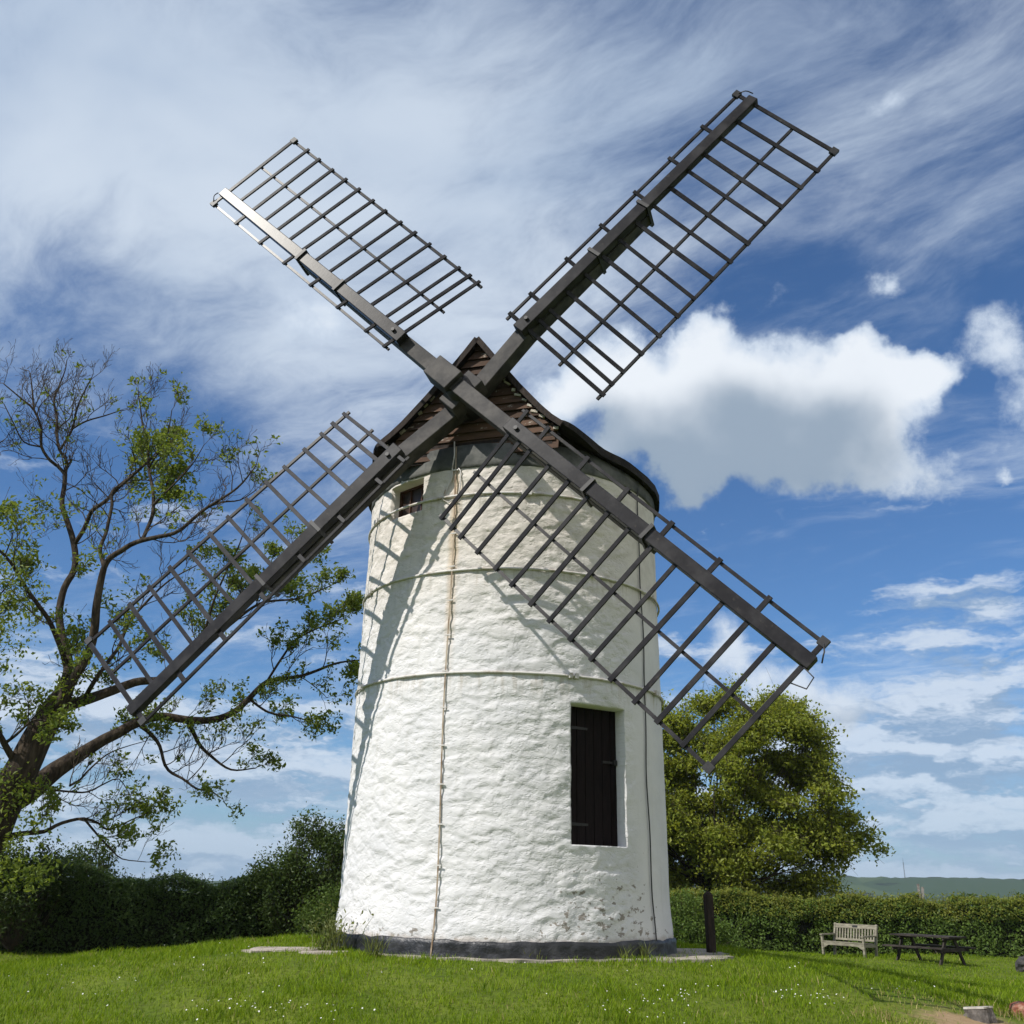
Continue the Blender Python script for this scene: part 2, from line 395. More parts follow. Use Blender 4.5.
M['rock'] = mat('dark_rock', mottled((.03, .03, .031), (.085, .08, .075), 4), .85, .25, (8, .8, .04))
M['stump'] = mat('stump_bark', mottled((.07, .062, .055), (.17, .15, .135), 8), .9, .2, (12, .8, .03))
M['sawn'] = mat('sawn_top', mottled((.52, .49, .44), (.34, .31, .27), 6), .85, .2)
M['brick'] = mat('red_rubble', mottled((.20, .06, .04), (.34, .20, .14), 9), .9, .2, (9, .8, .03))
M['daisy'] = mat('daisy_white', (.62, .62, .58), .8, .1)
M['mast'] = mat('mast_grey', (.12, .13, .15), .7, .3)

# ------------------------------------------------------------------ ground
def gz(x, y):
    x = np.asarray(x, float); y = np.asarray(y, float)
    d = np.hypot(x*np.where(x < 0, 1.0, 1.12), np.where(y < 0, y*1.32, y*.95))
    z = .12 - .76*sstep(3.3, 11.5, d)
    z = z + .035*np.sin(x*.83+1.1)*np.sin(y*.71)*sstep(3.6, 7, d)
    z = z + .05*vnoise(np.stack([x*.35, y*.35, 0*x], -1))*sstep(3.6, 6, d)
    z = z - .24*sstep(3, 13, y+.25*x)*sstep(-8, 2, x)
    z = z - 9*sstep(60, 400, np.hypot(x, y+17))
    return z
def grass_ground_col(N):
    p = N.n('ShaderNodeNewGeometry').outputs['Position']
    c = N.mix(N.ramp(N.noise(p, .8, 5, .6), .35, .65), (.075, .115, .012), (.13, .165, .022))
    c = N.mix(N.ramp(N.noise(p, 12, 4, .7), .4, .75), c, (.05, .065, .012))
    x, y, z = N.sep(p)
    soil = N.vec('DISTANCE', N.comb(x, N.math('MULTIPLY', y, .9), 0), (5.9, -4.6*.9, 0))
    soil = N.math('ADD', soil, N.math('MULTIPLY', N.math('SUBTRACT', N.noise(p, 2.2, 5, .65), .5), 1.3))
    s2 = N.mix(N.noise(p, 9, 5, .7), (.20, .125, .07), (.36, .27, .16))
    return N.mix(N.ramp(soil, 1.05, .6), c, s2)
M['ground'] = mat('turf', grass_ground_col, .95, .1, (18, .6, .03))
def build_ground():
    u = np.concatenate([-np.geomspace(30, 6000, 26)[::-1], np.linspace(-29, 29, 233), np.geomspace(30, 6000, 26)])
    v = np.concatenate([-np.geomspace(26, 6000, 22)[::-1], np.linspace(-25, 40, 261), np.geomspace(41, 6000, 30)])
    X, Y = np.meshgrid(u, v); Z = gz(X, Y)
    V = np.stack([X, Y, Z], -1).reshape(-1, 3); n = len(u)
    i = np.arange((len(v)-1)*n).reshape(len(v)-1, n)[:, :-1].ravel()
    tag(link_np('ground', V, [np.stack([i, i+1, i+n+1, i+n], 1)], M['ground'], smooth=True), kind='structure')
build_ground()

def hill_col(N):
    p = N.n('ShaderNodeNewGeometry').outputs['Position']
    v = N.n('ShaderNodeTexVoronoi'); N.put(v.inputs['Vector'], N.mapping(p, scale=(.006, .0035, .012))); v.inputs['Scale'].default_value = 1.0
    ri = N.sep(v.outputs['Color'])[0]
    c = N.mix(ri, (.032, .060, .034), (.058, .090, .046))
    wood = N.noise(N.mapping(p, scale=(.006, .004, .02)), 1.0, 5, .6)
    x, y, z = N.sep(p)
    wood = N.math('ADD', wood, N.ramp(x, 500, 800, 0, .14))
    return N.mix(N.ramp(wood, .50, .54), c, (.010, .020, .014))
M['hill'] = mat('hill_fields', hill_col, .95, .1)
def build_hills():
    # a long ridge round the north side
    a = np.linspace(R_(-60), R_(60), 500); rr = np.linspace(0, 1, 18)
    A, Rr = np.meshgrid(a, rr)
    top = 9.0+5.0*np.sin(A*3.1+.6)+2.2*np.sin(A*9+1)+1.0*np.sin(A*31)
    top = top+ (A > 0)*6.0*sstep(.1, .33, A)*(1-.45*sstep(.40, .52, A)) - 6.5*sstep(-.1, -.3, A)
    bump = fbm(np.stack([A*60, Rr*3, A*0], -1), 4)*1.3 + np.abs(fbm(np.stack([A*420, Rr*9, A*0], -1), 2))*2.2*sstep(.55, 1, Rr)
    Z = -11+(top+11)*sstep(0, 1, Rr)+bump*Rr
    D = 900+320*Rr
    X = CAM[0]+np.sin(A)*D; Y = CAM[1]+np.cos(A)*D
    V = np.stack([X, Y, Z], -1).reshape(-1, 3); n = len(a)
    i = np.arange((len(rr)-1)*n).reshape(len(rr)-1, n)[:, :-1].ravel()
    tag(link_np('hills', V, [np.stack([i, i+1, i+n+1, i+n], 1)], M['hill'], smooth=True), kind='structure')
build_hills()

# ------------------------------------------------------------------ the windmill
mill = empty('windmill', (.022, 0, 0))
tag(mill, 'white limewashed tower windmill with brown gabled cap and four dark lattice sails', 'windmill')
R0, KT = 2.70, .0068
# cap
YAW = .29811925945516415
NH = np.array([-math.sin(YAW), -math.cos(YAW), 0]); RT = np.array([math.cos(YAW), -math.sin(YAW), 0]); UP = np.array([0, 0, 1.0])
def capp(u, q, z): return RT*u+NH*q+UP*z      # u across, q forward of the axis
RE = 2.77; QF = 2.50; QR = 2.66; RIDGE = 10.12
_pu = np.array([0, .4, .8, 1.2, 1.55, 1.9, 2.3, 2.65, 2.95]); _pz = np.array([10.02, 9.50, 9.00, 8.54, 8.20, 8.06, 7.96, 7.90, 7.86])
def rz_(u):
    u = np.asarray(u, float); return np.interp(np.abs(u-.10*np.clip(1-np.abs(u)/1.5, 0, 1)), _pu, _pz)
def rad(z): return R0-KT*np.asarray(z, float)+.04*(1-sstep(.2, 1.0, z))
def cyl(azd, z, r): a = R_(azd); return np.array([math.sin(a)*r, -math.cos(a)*r, z])
WALL_TOP = 7.54
DOOR = dict(a0=20.3, a1=42.2, z0=1.63, z1=3.66, depth=.27)
WIN = dict(a0=-53.0, a1=-35.0, z0=6.87, z1=7.47, depth=.24)
def build_wall():
    na = 760; az = np.linspace(-180, 180, na, endpoint=False)
    zz = np.linspace(.30, WALL_TOP, 300)
    for o in (DOOR, WIN):
        for k in ('a0', 'a1'): az[np.argmin(abs(az-o[k]))] = o[k]
        for k in ('z0', 'z1'): zz[np.argmin(abs(zz-o[k]))] = o[k]
    A, Z = np.meshgrid(az, zz); s = R_(1)*A*2.68
    rough = .15+.85*(1-sstep(1.9, 2.4, s)*(1-sstep(8, 8.4, s)))
    P = np.stack([np.sin(R_(1)*A)*2.6*4.2, Z*8.5, np.cos(R_(1)*A)*2.6*4.2], -1)
    w = np.stack([vnoise(P*.6+5), vnoise(P*.6+31), vnoise(P*.6+77)], -1)*.9
    q_ = fbm(P*.9+w*.5, 4, .55)
    d = (.013*sstep(-.25, .15, q_)+.007*q_)*rough - .008 + .010*fbm(P*.22, 2)
    d = d + .008*np.maximum(0, fbm(P*1.7+w, 2))*rough
    # stones are tight against the openings
    r = rad(Z)+d
    V = np.stack([np.sin(R_(1)*A)*r, -np.cos(R_(1)*A)*r, Z], -1)
    Vf = V.reshape(-1, 3); nz = len(zz)
    I = np.arange(nz*na).reshape(nz, na); J = np.roll(I, -1, 1)
    F = np.stack([I[:-1], J[:-1], J[1:], I[1:]], -1)
    keep = np.ones(F.shape[:2], bool); extra = []; Vx = []; base = len(Vf)
    for o in (DOOR, WIN):
        i0, i1 = np.argmin(abs(az-o['a0'])), np.argmin(abs(az-o['a1'])); k0, k1 = np.argmin(abs(zz-o['z0'])), np.argmin(abs(zz-o['z1']))
        keep[k0:k1, i0:i1] = False
        am = R_((o['a0']+o['a1'])/2); nin = -np.array([math.sin(am), -math.cos(am), 0])
        loop = [I[k0, i] for i in range(i0, i1)]+[I[k, i1] for k in range(k0, k1)]+[I[k1, i] for i in range(i1, i0, -1)]+[I[k, i0] for k in range(k1, k0, -1)]
        # straight-sided, plastered inner edge
        pl = (rad((o['z0']+o['z1'])/2)*math.cos(R_((o['a1']-o['a0'])/2))-o['depth'])
        inner = []
        for q in loop:
            p = Vf[q].copy(); p = p+nin*((p@(-nin))-pl); inner.append(p)
        st = base+len(Vx); Vx += inner; n = len(loop)
        for q in range(n): extra.append((loop[q], loop[(q+1) % n], st+(q+1) % n, st+q))
        o['pl'] = pl; o['n'] = -nin; o['am'] = am
    Fk = F[keep]
    link_np('tower_wall', np.concatenate([Vf, np.array(Vx)]), [np.concatenate([Fk, np.array(extra)])], M['wall'], mill, smooth=True)
    # tarred foot
    az2 = np.linspace(-180, 180, 360, endpoint=False); z2 = np.array([-.15, 0, .06, .12, .18, .24, .29, .335, .345, .345])
    A, Z = np.meshgrid(az2, z2)
    P = np.stack([np.sin(R_(1)*A)*14, Z*14, np.cos(R_(1)*A)*14], -1)
    r = rad(.2)+.028+.022*fbm(P, 3)+np.array([.04, .03, .015, .005, 0, 0, 0, -.006, -.02, -.12])[:, None]
    Zj = Z+np.where(Z > .3, .028*fbm(np.stack([A*.18, 0*A, 0*A], -1), 3), 0)
    V = np.stack([np.sin(R_(1)*A)*r, -np.cos(R_(1)*A)*r, Zj], -1).reshape(-1, 3)
    I = np.arange(A.size).reshape(A.shape); J = np.roll(I, -1, 1)
    link_np('tarred_plinth', V, [np.stack([I[:-1], J[:-1], J[1:], I[1:]], -1).reshape(-1, 4)], M['tar'], mill, smooth=True)
    # grey rendered curb under the cap
    z3 = np.array([WALL_TOP-.05, WALL_TOP-.03, WALL_TOP+.02, 7.72, 7.74, 7.95, 8.25]); A, Z = np.meshgrid(az2, z3)
    u_ = 2.68*np.sin(R_(1)*A+YAW); Z = np.minimum(Z, np.minimum(7.92, np.interp(np.abs(u_), _pu, _pz)-.16))
    r = rad(7.5)+np.array([-.05, .018, .02, .02, .005, .005, -.01])[:, None]+.012*fbm(np.stack([A*.15, Z*6, 0*A], -1), 3)
    V = np.stack([np.sin(R_(1)*A)*r, -np.cos(R_(1)*A)*r, Z], -1).reshape(-1, 3)
    link_np('curb', V, [np.stack([I[:6], J[:6], J[1:7], I[1:7]], -1).reshape(-1, 4)], M['curb'], mill, smooth=True)
build_wall()
def plane_pt(o, u, z, out=0.0):      # u metres along the wall, out from the back of the recess
    t = np.array([math.cos(o['am']), math.sin(o['am']), 0]); return o['n']*(o['pl']+out)+t*u+np.array([0, 0, z])
def build_openings():
    o = DOOR; hw = rad(2.5)*math.sin(R_((o['a1']-o['a0'])/2))+.05; H = o['z1']-o['z0']
    t = np.array([math.cos(o['am']), math.sin(o['am']), 0]); zc = (o['z0']+o['z1'])/2
    mb = MB(); n = 7; w = 2*hw/n
    for k in range(n):
        c = -hw+w*(k+.5); mb.bar(plane_pt(o, c, o['z0']-.04, .02), plane_pt(o, c, o['z1']+.04, .02), w-.012, .035, t)
    mb.bar(plane_pt(o, 0, o['z0']-.05, -.005), plane_pt(o, 0, o['z1']+.05, -.005), 2*hw+.04, .012, t)
    door = mb.build('door', M['door'], mill)
    for zh in (o['z0']+.30, o['z1']-.32):
        h = MB(); h.bar(plane_pt(o, -hw, zh, .043), plane_pt(o, -hw+.52, zh, .043), .055, .012, (0, 0, 1), .6); h.build('hinge', M['iron'], door)
    h = MB(); h.bar(plane_pt(o, hw-.32, zc+.22, .048), plane_pt(o, hw-.02, zc+.22, .048), .035, .025, (0, 0, 1)); h.box(plane_pt(o, hw-.1, zc+.22, .06), (.06, .06, .08), o['am']); h.build('latch', M['iron'], door)
    o = WIN; hw = rad(7.1)*math.sin(R_((o['a1']-o['a0'])/2))+.03
    t = np.array([math.cos(o['am']), math.sin(o['am']), 0])
    mb = MB(); z0, z1 = o['z0']-.03, o['z1']+.03
    for u in (-hw+.03, hw-.03): mb.bar(plane_pt(o, u, z0, .03), plane_pt(o, u, z1, .03), .06, .06, t)
    for z in (z0+.03, z1-.03): mb.bar(plane_pt(o, -hw+.06, z, .03), plane_pt(o, hw-.06, z, .03), .06, .058, (0, 0, 1))
    win = mb.build('window', M['winframe'], mill)
    mb = MB()
    for u in (-hw*.33, hw*.33): mb.bar(plane_pt(o, u, z0+.06, .03), plane_pt(o, u, z1-.06, .03), .022, .03, t)
    mb.bar(plane_pt(o, -hw+.06, (z0+z1)/2, .03), plane_pt(o, hw-.06, (z0+z1)/2, .03), .022, .026, (0, 0, 1)); mb.build('glazing_bars', M['winframe'], win)
    mb = MB(); mb.bar(plane_pt(o, 0, z0, .008), plane_pt(o, 0, z1, .008), 2*hw, .01, t); mb.build('pane', M['glass'], win)
    # slab behind so that no light leaks into the tower
    # iron hoops
    for z, lugs in ((7.01, (4.5, -63)), (5.73, (-64, 62)), (4.08, (-66, 21, 64))):
        mb = MB(); r = float(rad(z))+.022; a = np.linspace(-math.pi, math.pi, 160, endpoint=False)
        rr = r+.004*vnoise(np.stack([a*6, a*0+z, a*0], -1))
        mb.tube(np.stack([np.sin(a)*rr, -np.cos(a)*rr, z+.010*np.sin(a*2+z)+0*a], -1), .021, 7, True)
        hoop = mb.build('iron_hoop', M['band'], mill, True)
        for g in lugs:
            lb = MB(); p = cyl(g, z+.010*math.sin(2*R_(g)+z), r+.02); tt = np.array([math.cos(R_(g)), math.sin(R_(g)), 0])
            lb.bar(p-tt*.08, p-tt*.02, .075, .06, (0, 0, 1)); lb.bar(p+tt*.02, p+tt*.08, .075, .06, (0, 0, 1)); lb.tube([p-tt*.12, p+tt*.12], .012, 6); lb.build('hoop_clamp', M['band'], hoop)
    # lightning tape down the front, with its clips
    mb = MB(); zs = np.linspace(.12, 7.9, 60)
    pts = [cyl(-21.15+.35*math.sin(z*1.3)-.9*max(0, .5-z), z, float(rad(max(z, .33)))+.032+.02*max(0, .4-z)) for z in zs]
    for p, q in zip(pts[:-1], pts[1:]): mb.bar(p, q, .022, .008, (math.cos(R_(-21)), math.sin(R_(-21)), 0))
    tape = mb.build('lightning_tape', M['tape'], mill)
    for z in np.arange(.75, 7.5, .56):
        lb = MB(); g = -21.15+.35*math.sin(z*1.3); p = cyl(g, z, float(rad(z))+.036); tt = np.array([math.cos(R_(g)), math.sin(R_(g)), 0])
        lb.bar(p-tt*.05, p+tt*.05, .018, .016, (0, 0, 1)); lb.build('tape_clip', M['band'], tape)
    # loose cable loop near the top and a cable down the shaded side
    mb = MB(); mb.tube([cyl(g, z, float(rad(z))+.03) for g, z in ((-22.3, 8.0), (-22.0, 7.75), (-22.6, 7.5), (-22.4, 7.35), (-25, 7.12), (-26, 6.98), (-23.5, 6.9), (-21.6, 6.95))], .012, 6)
    mb.tube([cyl(g, z, float(rad(z))+.028) for g, z in ((-20.2, 7.5), (-19.4, 7.45), (-19.2, 7.2), (-19.8, 7.0), (-21.2, 6.9))], .01, 6)
    mb.build('cable_loop', M['band'], mill, True)
    mb = MB(); zs = np.linspace(.34, 7.6, 50)
    mb.tube([cyl(54.3+.5*math.sin(z*1.7)+.3*math.sin(z*4.1), z, float(rad(z))+.02) for z in zs], .011, 6)
    mb.build('cable', M['cable'], mill, True)
build_openings()

def build_cap():
    nu = 81; nv = 40; us = np.linspace(-RE+.012, RE-.012, nu); V = []; Z1 = []
    th = .075
    for lay in (0, 1):
        for u in us:
            yb = -math.sqrt(RE**2-u*u); yf = math.sqrt(RE**2-u*u); yf = max(yf, min(QR, yf)) if abs(u) > 2.15 else yf+(QR-yf)*float(sstep(2.15, 1.62, abs(u)))
            for v in np.linspace(yb, yf, nv):
                z = float(rz_(u))+.015*math.sin(u*9+v*1.3)*.5+.018*float(vnoise(np.array([u*2.2, v*2.2, 1.0])))
                if lay: z -= th+.075*float(sstep(2.1, 2.8, math.hypot(u, v))*sstep(1.5, 2.1, abs(u)))
                V.append(capp(u, v, z))
    I = np.arange(nu*nv).reshape(nu, nv); B = I+nu*nv; F = []
    for a in range(nu-1):
        for b in range(nv-1):
            F.append((I[a, b], I[a+1, b], I[a+1, b+1], I[a, b+1])); F.append((B[a, b+1], B[a+1, b+1], B[a+1, b], B[a, b]))
    rim = [I[a, 0] for a in range(nu)]+[I[nu-1, b] for b in range(1, nv)]+[I[a, nv-1] for a in range(nu-2, -1, -1)]+[I[0, b] for b in range(nv-2, 0, -1)]
    for k in range(len(rim)):
        p, q = rim[k], rim[(k+1) % len(rim)]; F.append((q, p, p+nu*nv, q+nu*nv))
    roof = link_np('cap_roof', V, [np.array(F)], M['roof'], mill)
    # ridge roll and barge boards
    mb = MB(); mb.tube([capp(.09, q, RIDGE-.13) for q in np.linspace(-2.7, QR-.25, 12)]+[], .05, 8); mb.build('ridge_roll', M['roof'], roof, True)
    for sgn in (-1, 1):
        mb = MB(); us2 = np.linspace(.0, 1.62, 9)
        for a, b in zip(us2[:-1], us2[1:]): a_, b_ = (a*.94+.09 if sgn > 0 else -a*1.055+.09), (b*.94+.09 if sgn > 0 else -b*1.055+.09); mb.bar(capp(a_, QR+.012, float(rz_(a_))-.07), capp(b_, QR+.012, float(rz_(b_))-.07), .10, .03, (0, 0, 1))
        mb.build('barge_board', M['postwood'], roof)
    # body of the cap under the roof, behind the gable
    a = np.linspace(0, 2*math.pi, 160, endpoint=False); V = []; r = 2.62
    for t in a:
        u, q = r*math.sin(t), r*math.cos(t); q = min(q, QF-.08)
        V.append(capp(u, q, 7.9)); V.append(capp(u, q, float(rz_(u))-.05))
    n = len(a); F = [(2*k, 2*((k+1) % n), 2*((k+1) % n)+1, 2*k+1) for k in range(n)]
    link_np('cap_body', V, [np.array(F)], M['roof'], mill)
    # weather boards of the gable
    mb = MB(); z = 7.74; k = 0
    while z < 9.9:
        h = .155+.012*math.sin(k*2.3)
        # half width below the roof line at the board's lower and upper edge
        def hw(zz): return float(np.interp(-zz, -_pz, _pu))-.03
        w0, w1 = min(1.5, hw(z+.13)), min(1.5, hw(min(z+h+.13, 10.1)))
        if w1 < .05: w1 = .03
        jl, jr = .02*math.sin(k*7.1), .03*math.sin(k*3.7+1)
        q0, q1 = QF+.065+.012*math.sin(k*5.3), QF+.018
        m0, m1 = .10*max(0, 1-w0/1.5), .10*max(0, 1-w1/1.5)
        pts = [capp(-w0+jl+m0, q0, z), capp(w0+jr+m0, q0, z), capp(w1+jr+m1, q1, z+h+.02), capp(-w1+jl+m1, q1, z+h+.02)]
        bk = [p-NH*.028 for p in pts]
        mb.add(pts+bk, [(0, 1, 2, 3), (7, 6, 5, 4), (1, 0, 4, 5), (2, 1, 5, 6), (3, 2, 6, 7), (0, 3, 7, 4)])
        z += h; k += 1
    gable = mb.build('gable_boarding', M['boards'], mill)
    mb = MB(); mb.add([capp(-1.56, QF, 8.0), capp(1.56, QF, 8.0), capp(.03, QF, 10.0), capp(-.03, QF, 10.0)], [(0, 1, 2, 3)])
    mb.bar(capp(-1.42, QF-.02, 7.86), capp(1.42, QF-.02, 7.86), .32, .12, UP); mb.build('gable_frame', M['postwood'], mill)  # dark beam, carried lower to stand in for the shadow under the boards
    # lime fillets where boards meet the roof
    g = np.random.default_rng(11)
    for zz in np.arange(8.07, 9.9, .115):
        w = float(np.interp(-(zz+.13), -_pz, _pu))
        for sgn in (1, -1):
            if g.random() < (.92 if sgn > 0 and zz < 9.3 else .3):
                mb = MB(); L = .028+.03*g.random(); mb.bar(capp(sgn*(w-.02), QF+.062, zz+.02), capp(sgn*(w-.05-.09*g.random()), QF+.064, zz+.03+.11*g.random()), L, .03, UP)
                mb.build('lime_fillet', M['mortar'], gable)
build_cap()

# sails: fitted plane, four arms a quarter turn apart
HUB = np.array([-0.9750939778-.022, -3.2449411206, 8.7170934059])
TILT, PHI = .0959982374, .7987270766
SL, RIN, AW, BM, CN = 7.1767586, 1.5161431, 1.7802492, .9170403, .3028237
W0, W1, D2, EX = -.2520236, .1669480, -.2167665, .0853045
NS = np.array([-math.sin(YAW)*math.cos(TILT), -math.cos(YAW)*math.cos(TILT), math.sin(TILT)])
VS = np.cross(NS, RT); VS = VS if VS[2] > 0 else -VS
def build_sails():
    # windshaft and poll end
    mb = MB(); mb.tube([HUB-NS*1.3, HUB-NS*.1], [.24, .22], 14); mb.build('windshaft', M['iron'], mill, True)
    spec = [(0, -.0053, -.0330, .0224, -.0540, D2), (1, -.0032, .0135, .0374, .0173, 0.0), (2, .0194, -.0066, .0093, .0063, D2), (3, -.0110, .0260, .0523, .0303, 0.0)]
    for k, dp, dL, dn, dw, off in spec:
        a = PHI+dp+k*math.pi/2
        r = math.cos(a)*RT+math.sin(a)*VS; t = math.sin(a)*RT-math.cos(a)*VS
        r = r+NS*dn; r /= np.linalg.norm(r); n = np.cross(r, t); n = n if n[1] < 0 else -n
        o = HUB+NS*off; L = SL+dL
        def P(R, s=0.0, dq=0.0):
            w = W0+dw+W1*(R-RIN)/(L-RIN); e = math.cos(w)*t+math.sin(w)*n; f = math.cos(w)*n-math.sin(w)*t
            return o+r*R+s*e+dq*f
        mb = MB(); mb.bar(P(1.40), P(L+EX), .23, .16, t, .84)
        sail = mb.build('sail', M['sail'], mill, bevel=.012)
        # stock behind the whip
        mb = MB(); front = (k in (1, 3)); ctr = -.19 if front else -.44
        if front: mb.bar(o+n*ctr-r*.0, o+r*4.6-n*.20, .27, .24, t, .78)
        else:
            mb.bar(o+n*ctr, o+r*1.5-n*.23, .28, .28, t); mb.bar(o+r*1.5-n*.23, o+r*4.45-n*.22, .279, .279, t, .8)
        mb.build('stock', M['stock'] if True else 0, sail, bevel=.012)
        # iron straps
        for R in (3.25, 4.45):
            mb = MB(); c = o+r*R; mb.bar(c-r*.03-n*.14, c+r*.03-n*.14, .262, .50, t); mb.build('strap', M['iron'], sail)
        mb = MB(); c = o+r*1.62; mb.tube([c+n*.07, c+n*.125], .035, 8); mb.build('bolt', M['iron'], sail)
        unit = (L-RIN)/13.2
        Rs = [L-unit*i for i in range(13)]+[L-12.6*unit, RIN]
        for i, R in enumerate(Rs):
            w = W0+dw+W1*(R-RIN)/(L-RIN); f = math.cos(w)*n-math.sin(w)*t
            s0 = -(CN+.05) if i % 2 == 0 else 0.0
            j0, j1 = .012*math.sin(i*5.1+k*2.3), .016*math.sin(i*3.7+k)
            mb = MB(); mb.bar(P(R+j0, s0), P(R+j1, AW+.05+.012*math.sin(i*7.7+k)), .068+.006*math.sin(i*2.9+k), .032, r); mb.build('sail_bar', M['sail'], sail, bevel=.004)
        for s, w in ((AW, .05), (BM, .045), (-CN, .045)):
            RR = [L+.05]+[q for q in Rs[1:-1]]+[RIN-.1]
            mb = MB()
            for p, q in zip(RR[:-1], RR[1:]): mb.bar(P(p, s, -.036), P(q, s, -.036), w, .04, t)
            mb.build('side_rail', M['sail'], sail)
        # small knots and ends of the rails at the tip
        for s in (AW, -CN):
            mb = MB(); mb.bar(P(L, s-.06, .0), P(L, s+.06, .0), .12, .06, r); mb.build('rail_bracket', M['iron'], sail)
        if k in (3, 0, 1):
            mb = MB(); mb.tube([P(L+.02, -CN+.02, .03), P(L+.10, -CN+.10, .06), P(L+.12, -.16, .06), P(L+.16, -.08, .02)], .010, 6)
            if k == 3: mb.tube([P(L+EX-.05, .1, .03), P(L+EX+.12, .12, .03), P(L+EX+.14, .28, .0), P(L+EX-.1, .36, -.02)], .010, 6)
            mb.build('stay_wire', M['cable'], sail, True)
    # poll: clamp block in front, cheeks on the second stock
    a = PHI+math.pi/2; r = math.cos(a)*RT+math.sin(a)*VS; t = math.sin(a)*RT-math.cos(a)*VS
    mb = MB(); mb.bar(HUB+r*.05-NS*.16, HUB+r*.62-NS*.16, .40, .36, t); mb.build('poll_clamp', M['stock'], mill, bevel=.015)
    mb = MB(); mb.bar(HUB-t*.34-NS*.42, HUB+t*.36-NS*.42, .36, .36, r); mb.build('poll_end', M['stock'], mill, bevel=.015)
build_sails()

# ------------------------------------------------------------------ foliage helpers
def leaf_quads(C, size, out=None, seed=1, aspect=.5, jitter=.35, up=.3):
    """one leaf (a rhombus) per centre; out: preferred normals"""
    g = np.random.default_rng(seed); n = len(C)
    nrm = g.normal(size=(n, 3)); nrm /= np.linalg.norm(nrm, axis=1)[:, None]
    if out is not None: nrm = nrm*.8+out
    nrm[:, 2] += up; nrm /= np.linalg.norm(nrm, axis=1)[:, None]+1e-9
    a = g.normal(size=(n, 3)); a -= nrm*(a*nrm).sum(1)[:, None]; a /= np.linalg.norm(a, axis=1)[:, None]+1e-9
    b = np.cross(nrm, a); s = (size*(1+jitter*g.normal(size=n))).clip(size*.4, size*2)[:, None]
    bend = nrm*s*.18
    V = np.stack([C-a*s*.5-bend, C+b*s*aspect*.5, C+a*s*.5-bend, C-b*s*aspect*.5], 1).reshape(-1, 3)
    return V, np.arange(4*n).reshape(n, 4)
def leaves(name, C, size, mat_, parent=None, seed=1, **k):
    V, F = leaf_quads(np.asarray(C), size, seed=seed, **k)
    return link_np(name, V, [F], mat_, parent)
def smooth_path(P, step):
    """Catmull-Rom through the rows of P (any number of columns)"""
    P = np.asarray(P, float); Q = np.concatenate([[2*P[0]-P[1]], P, [2*P[-1]-P[-2]]]); out = []
    for i in range(1, len(Q)-2):
        n = max(2, int(np.linalg.norm((Q[i+1]-Q[i])[:3])/step)+1)
        t = np.linspace(0, 1, n, endpoint=False)[:, None]
        out.append(.5*(2*Q[i]+(Q[i+1]-Q[i-1])*t+(2*Q[i-1]-5*Q[i]+4*Q[i+1]-Q[i+2])*t**2+(3*Q[i]-Q[i-1]-3*Q[i+1]+Q[i+2])*t**3))
    out.append(P[-1:]); return np.concatenate(out)
class Twigs:
    """thin wood: every stroke a three or four sided tapering tube, gathered fast"""
    def __init__(s): s.V = []; s.F = []; s.n = 0
    def stroke(s, P, r, seg=3):
        P = np.asarray(P, float); n = len(P)
        T = np.gradient(P, axis=0); T /= np.linalg.norm(T, axis=1)[:, None]+1e-9
        ref = np.array([.31, .22, .92]) if abs(T[0, 2]) < .8 else np.array([.9, .3, .1])
        u = np.cross(T, ref); u /= np.linalg.norm(u, axis=1)[:, None]+1e-9; w = np.cross(T, u)
        a = np.linspace(0, 2*np.pi, seg, endpoint=False)
        r = np.broadcast_to(np.asarray(r, float), (n,))
        V = P[:, None]+r[:, None, None]*(np.cos(a)[None, :, None]*u[:, None]+np.sin(a)[None, :, None]*w[:, None])
        I = s.n+np.arange(n*seg).reshape(n, seg); J = np.roll(I, -1, 1)
        s.F.append(np.stack([I[:-1], J[:-1], J[1:], I[1:]], -1).reshape(-1, 4)); s.V.append(V.reshape(-1, 3)); s.n += n*seg
    def build(s, name, mat_, parent=None): return link_np(name, np.concatenate(s.V), [np.concatenate(s.F)], mat_, parent, smooth=True)
def unit(v): return v/(np.linalg.norm(v)+1e-9)

def ground_hit(px, py):
    d = ray(px, py); lo, hi = 4.0, 120.0
    ts = np.linspace(5, 70, 1400); P = CAM+ts[:, None]*d; below = P[:, 2] < gz(P[:, 0], P[:, 1])
    i = int(np.argmax(below)); return P[i]

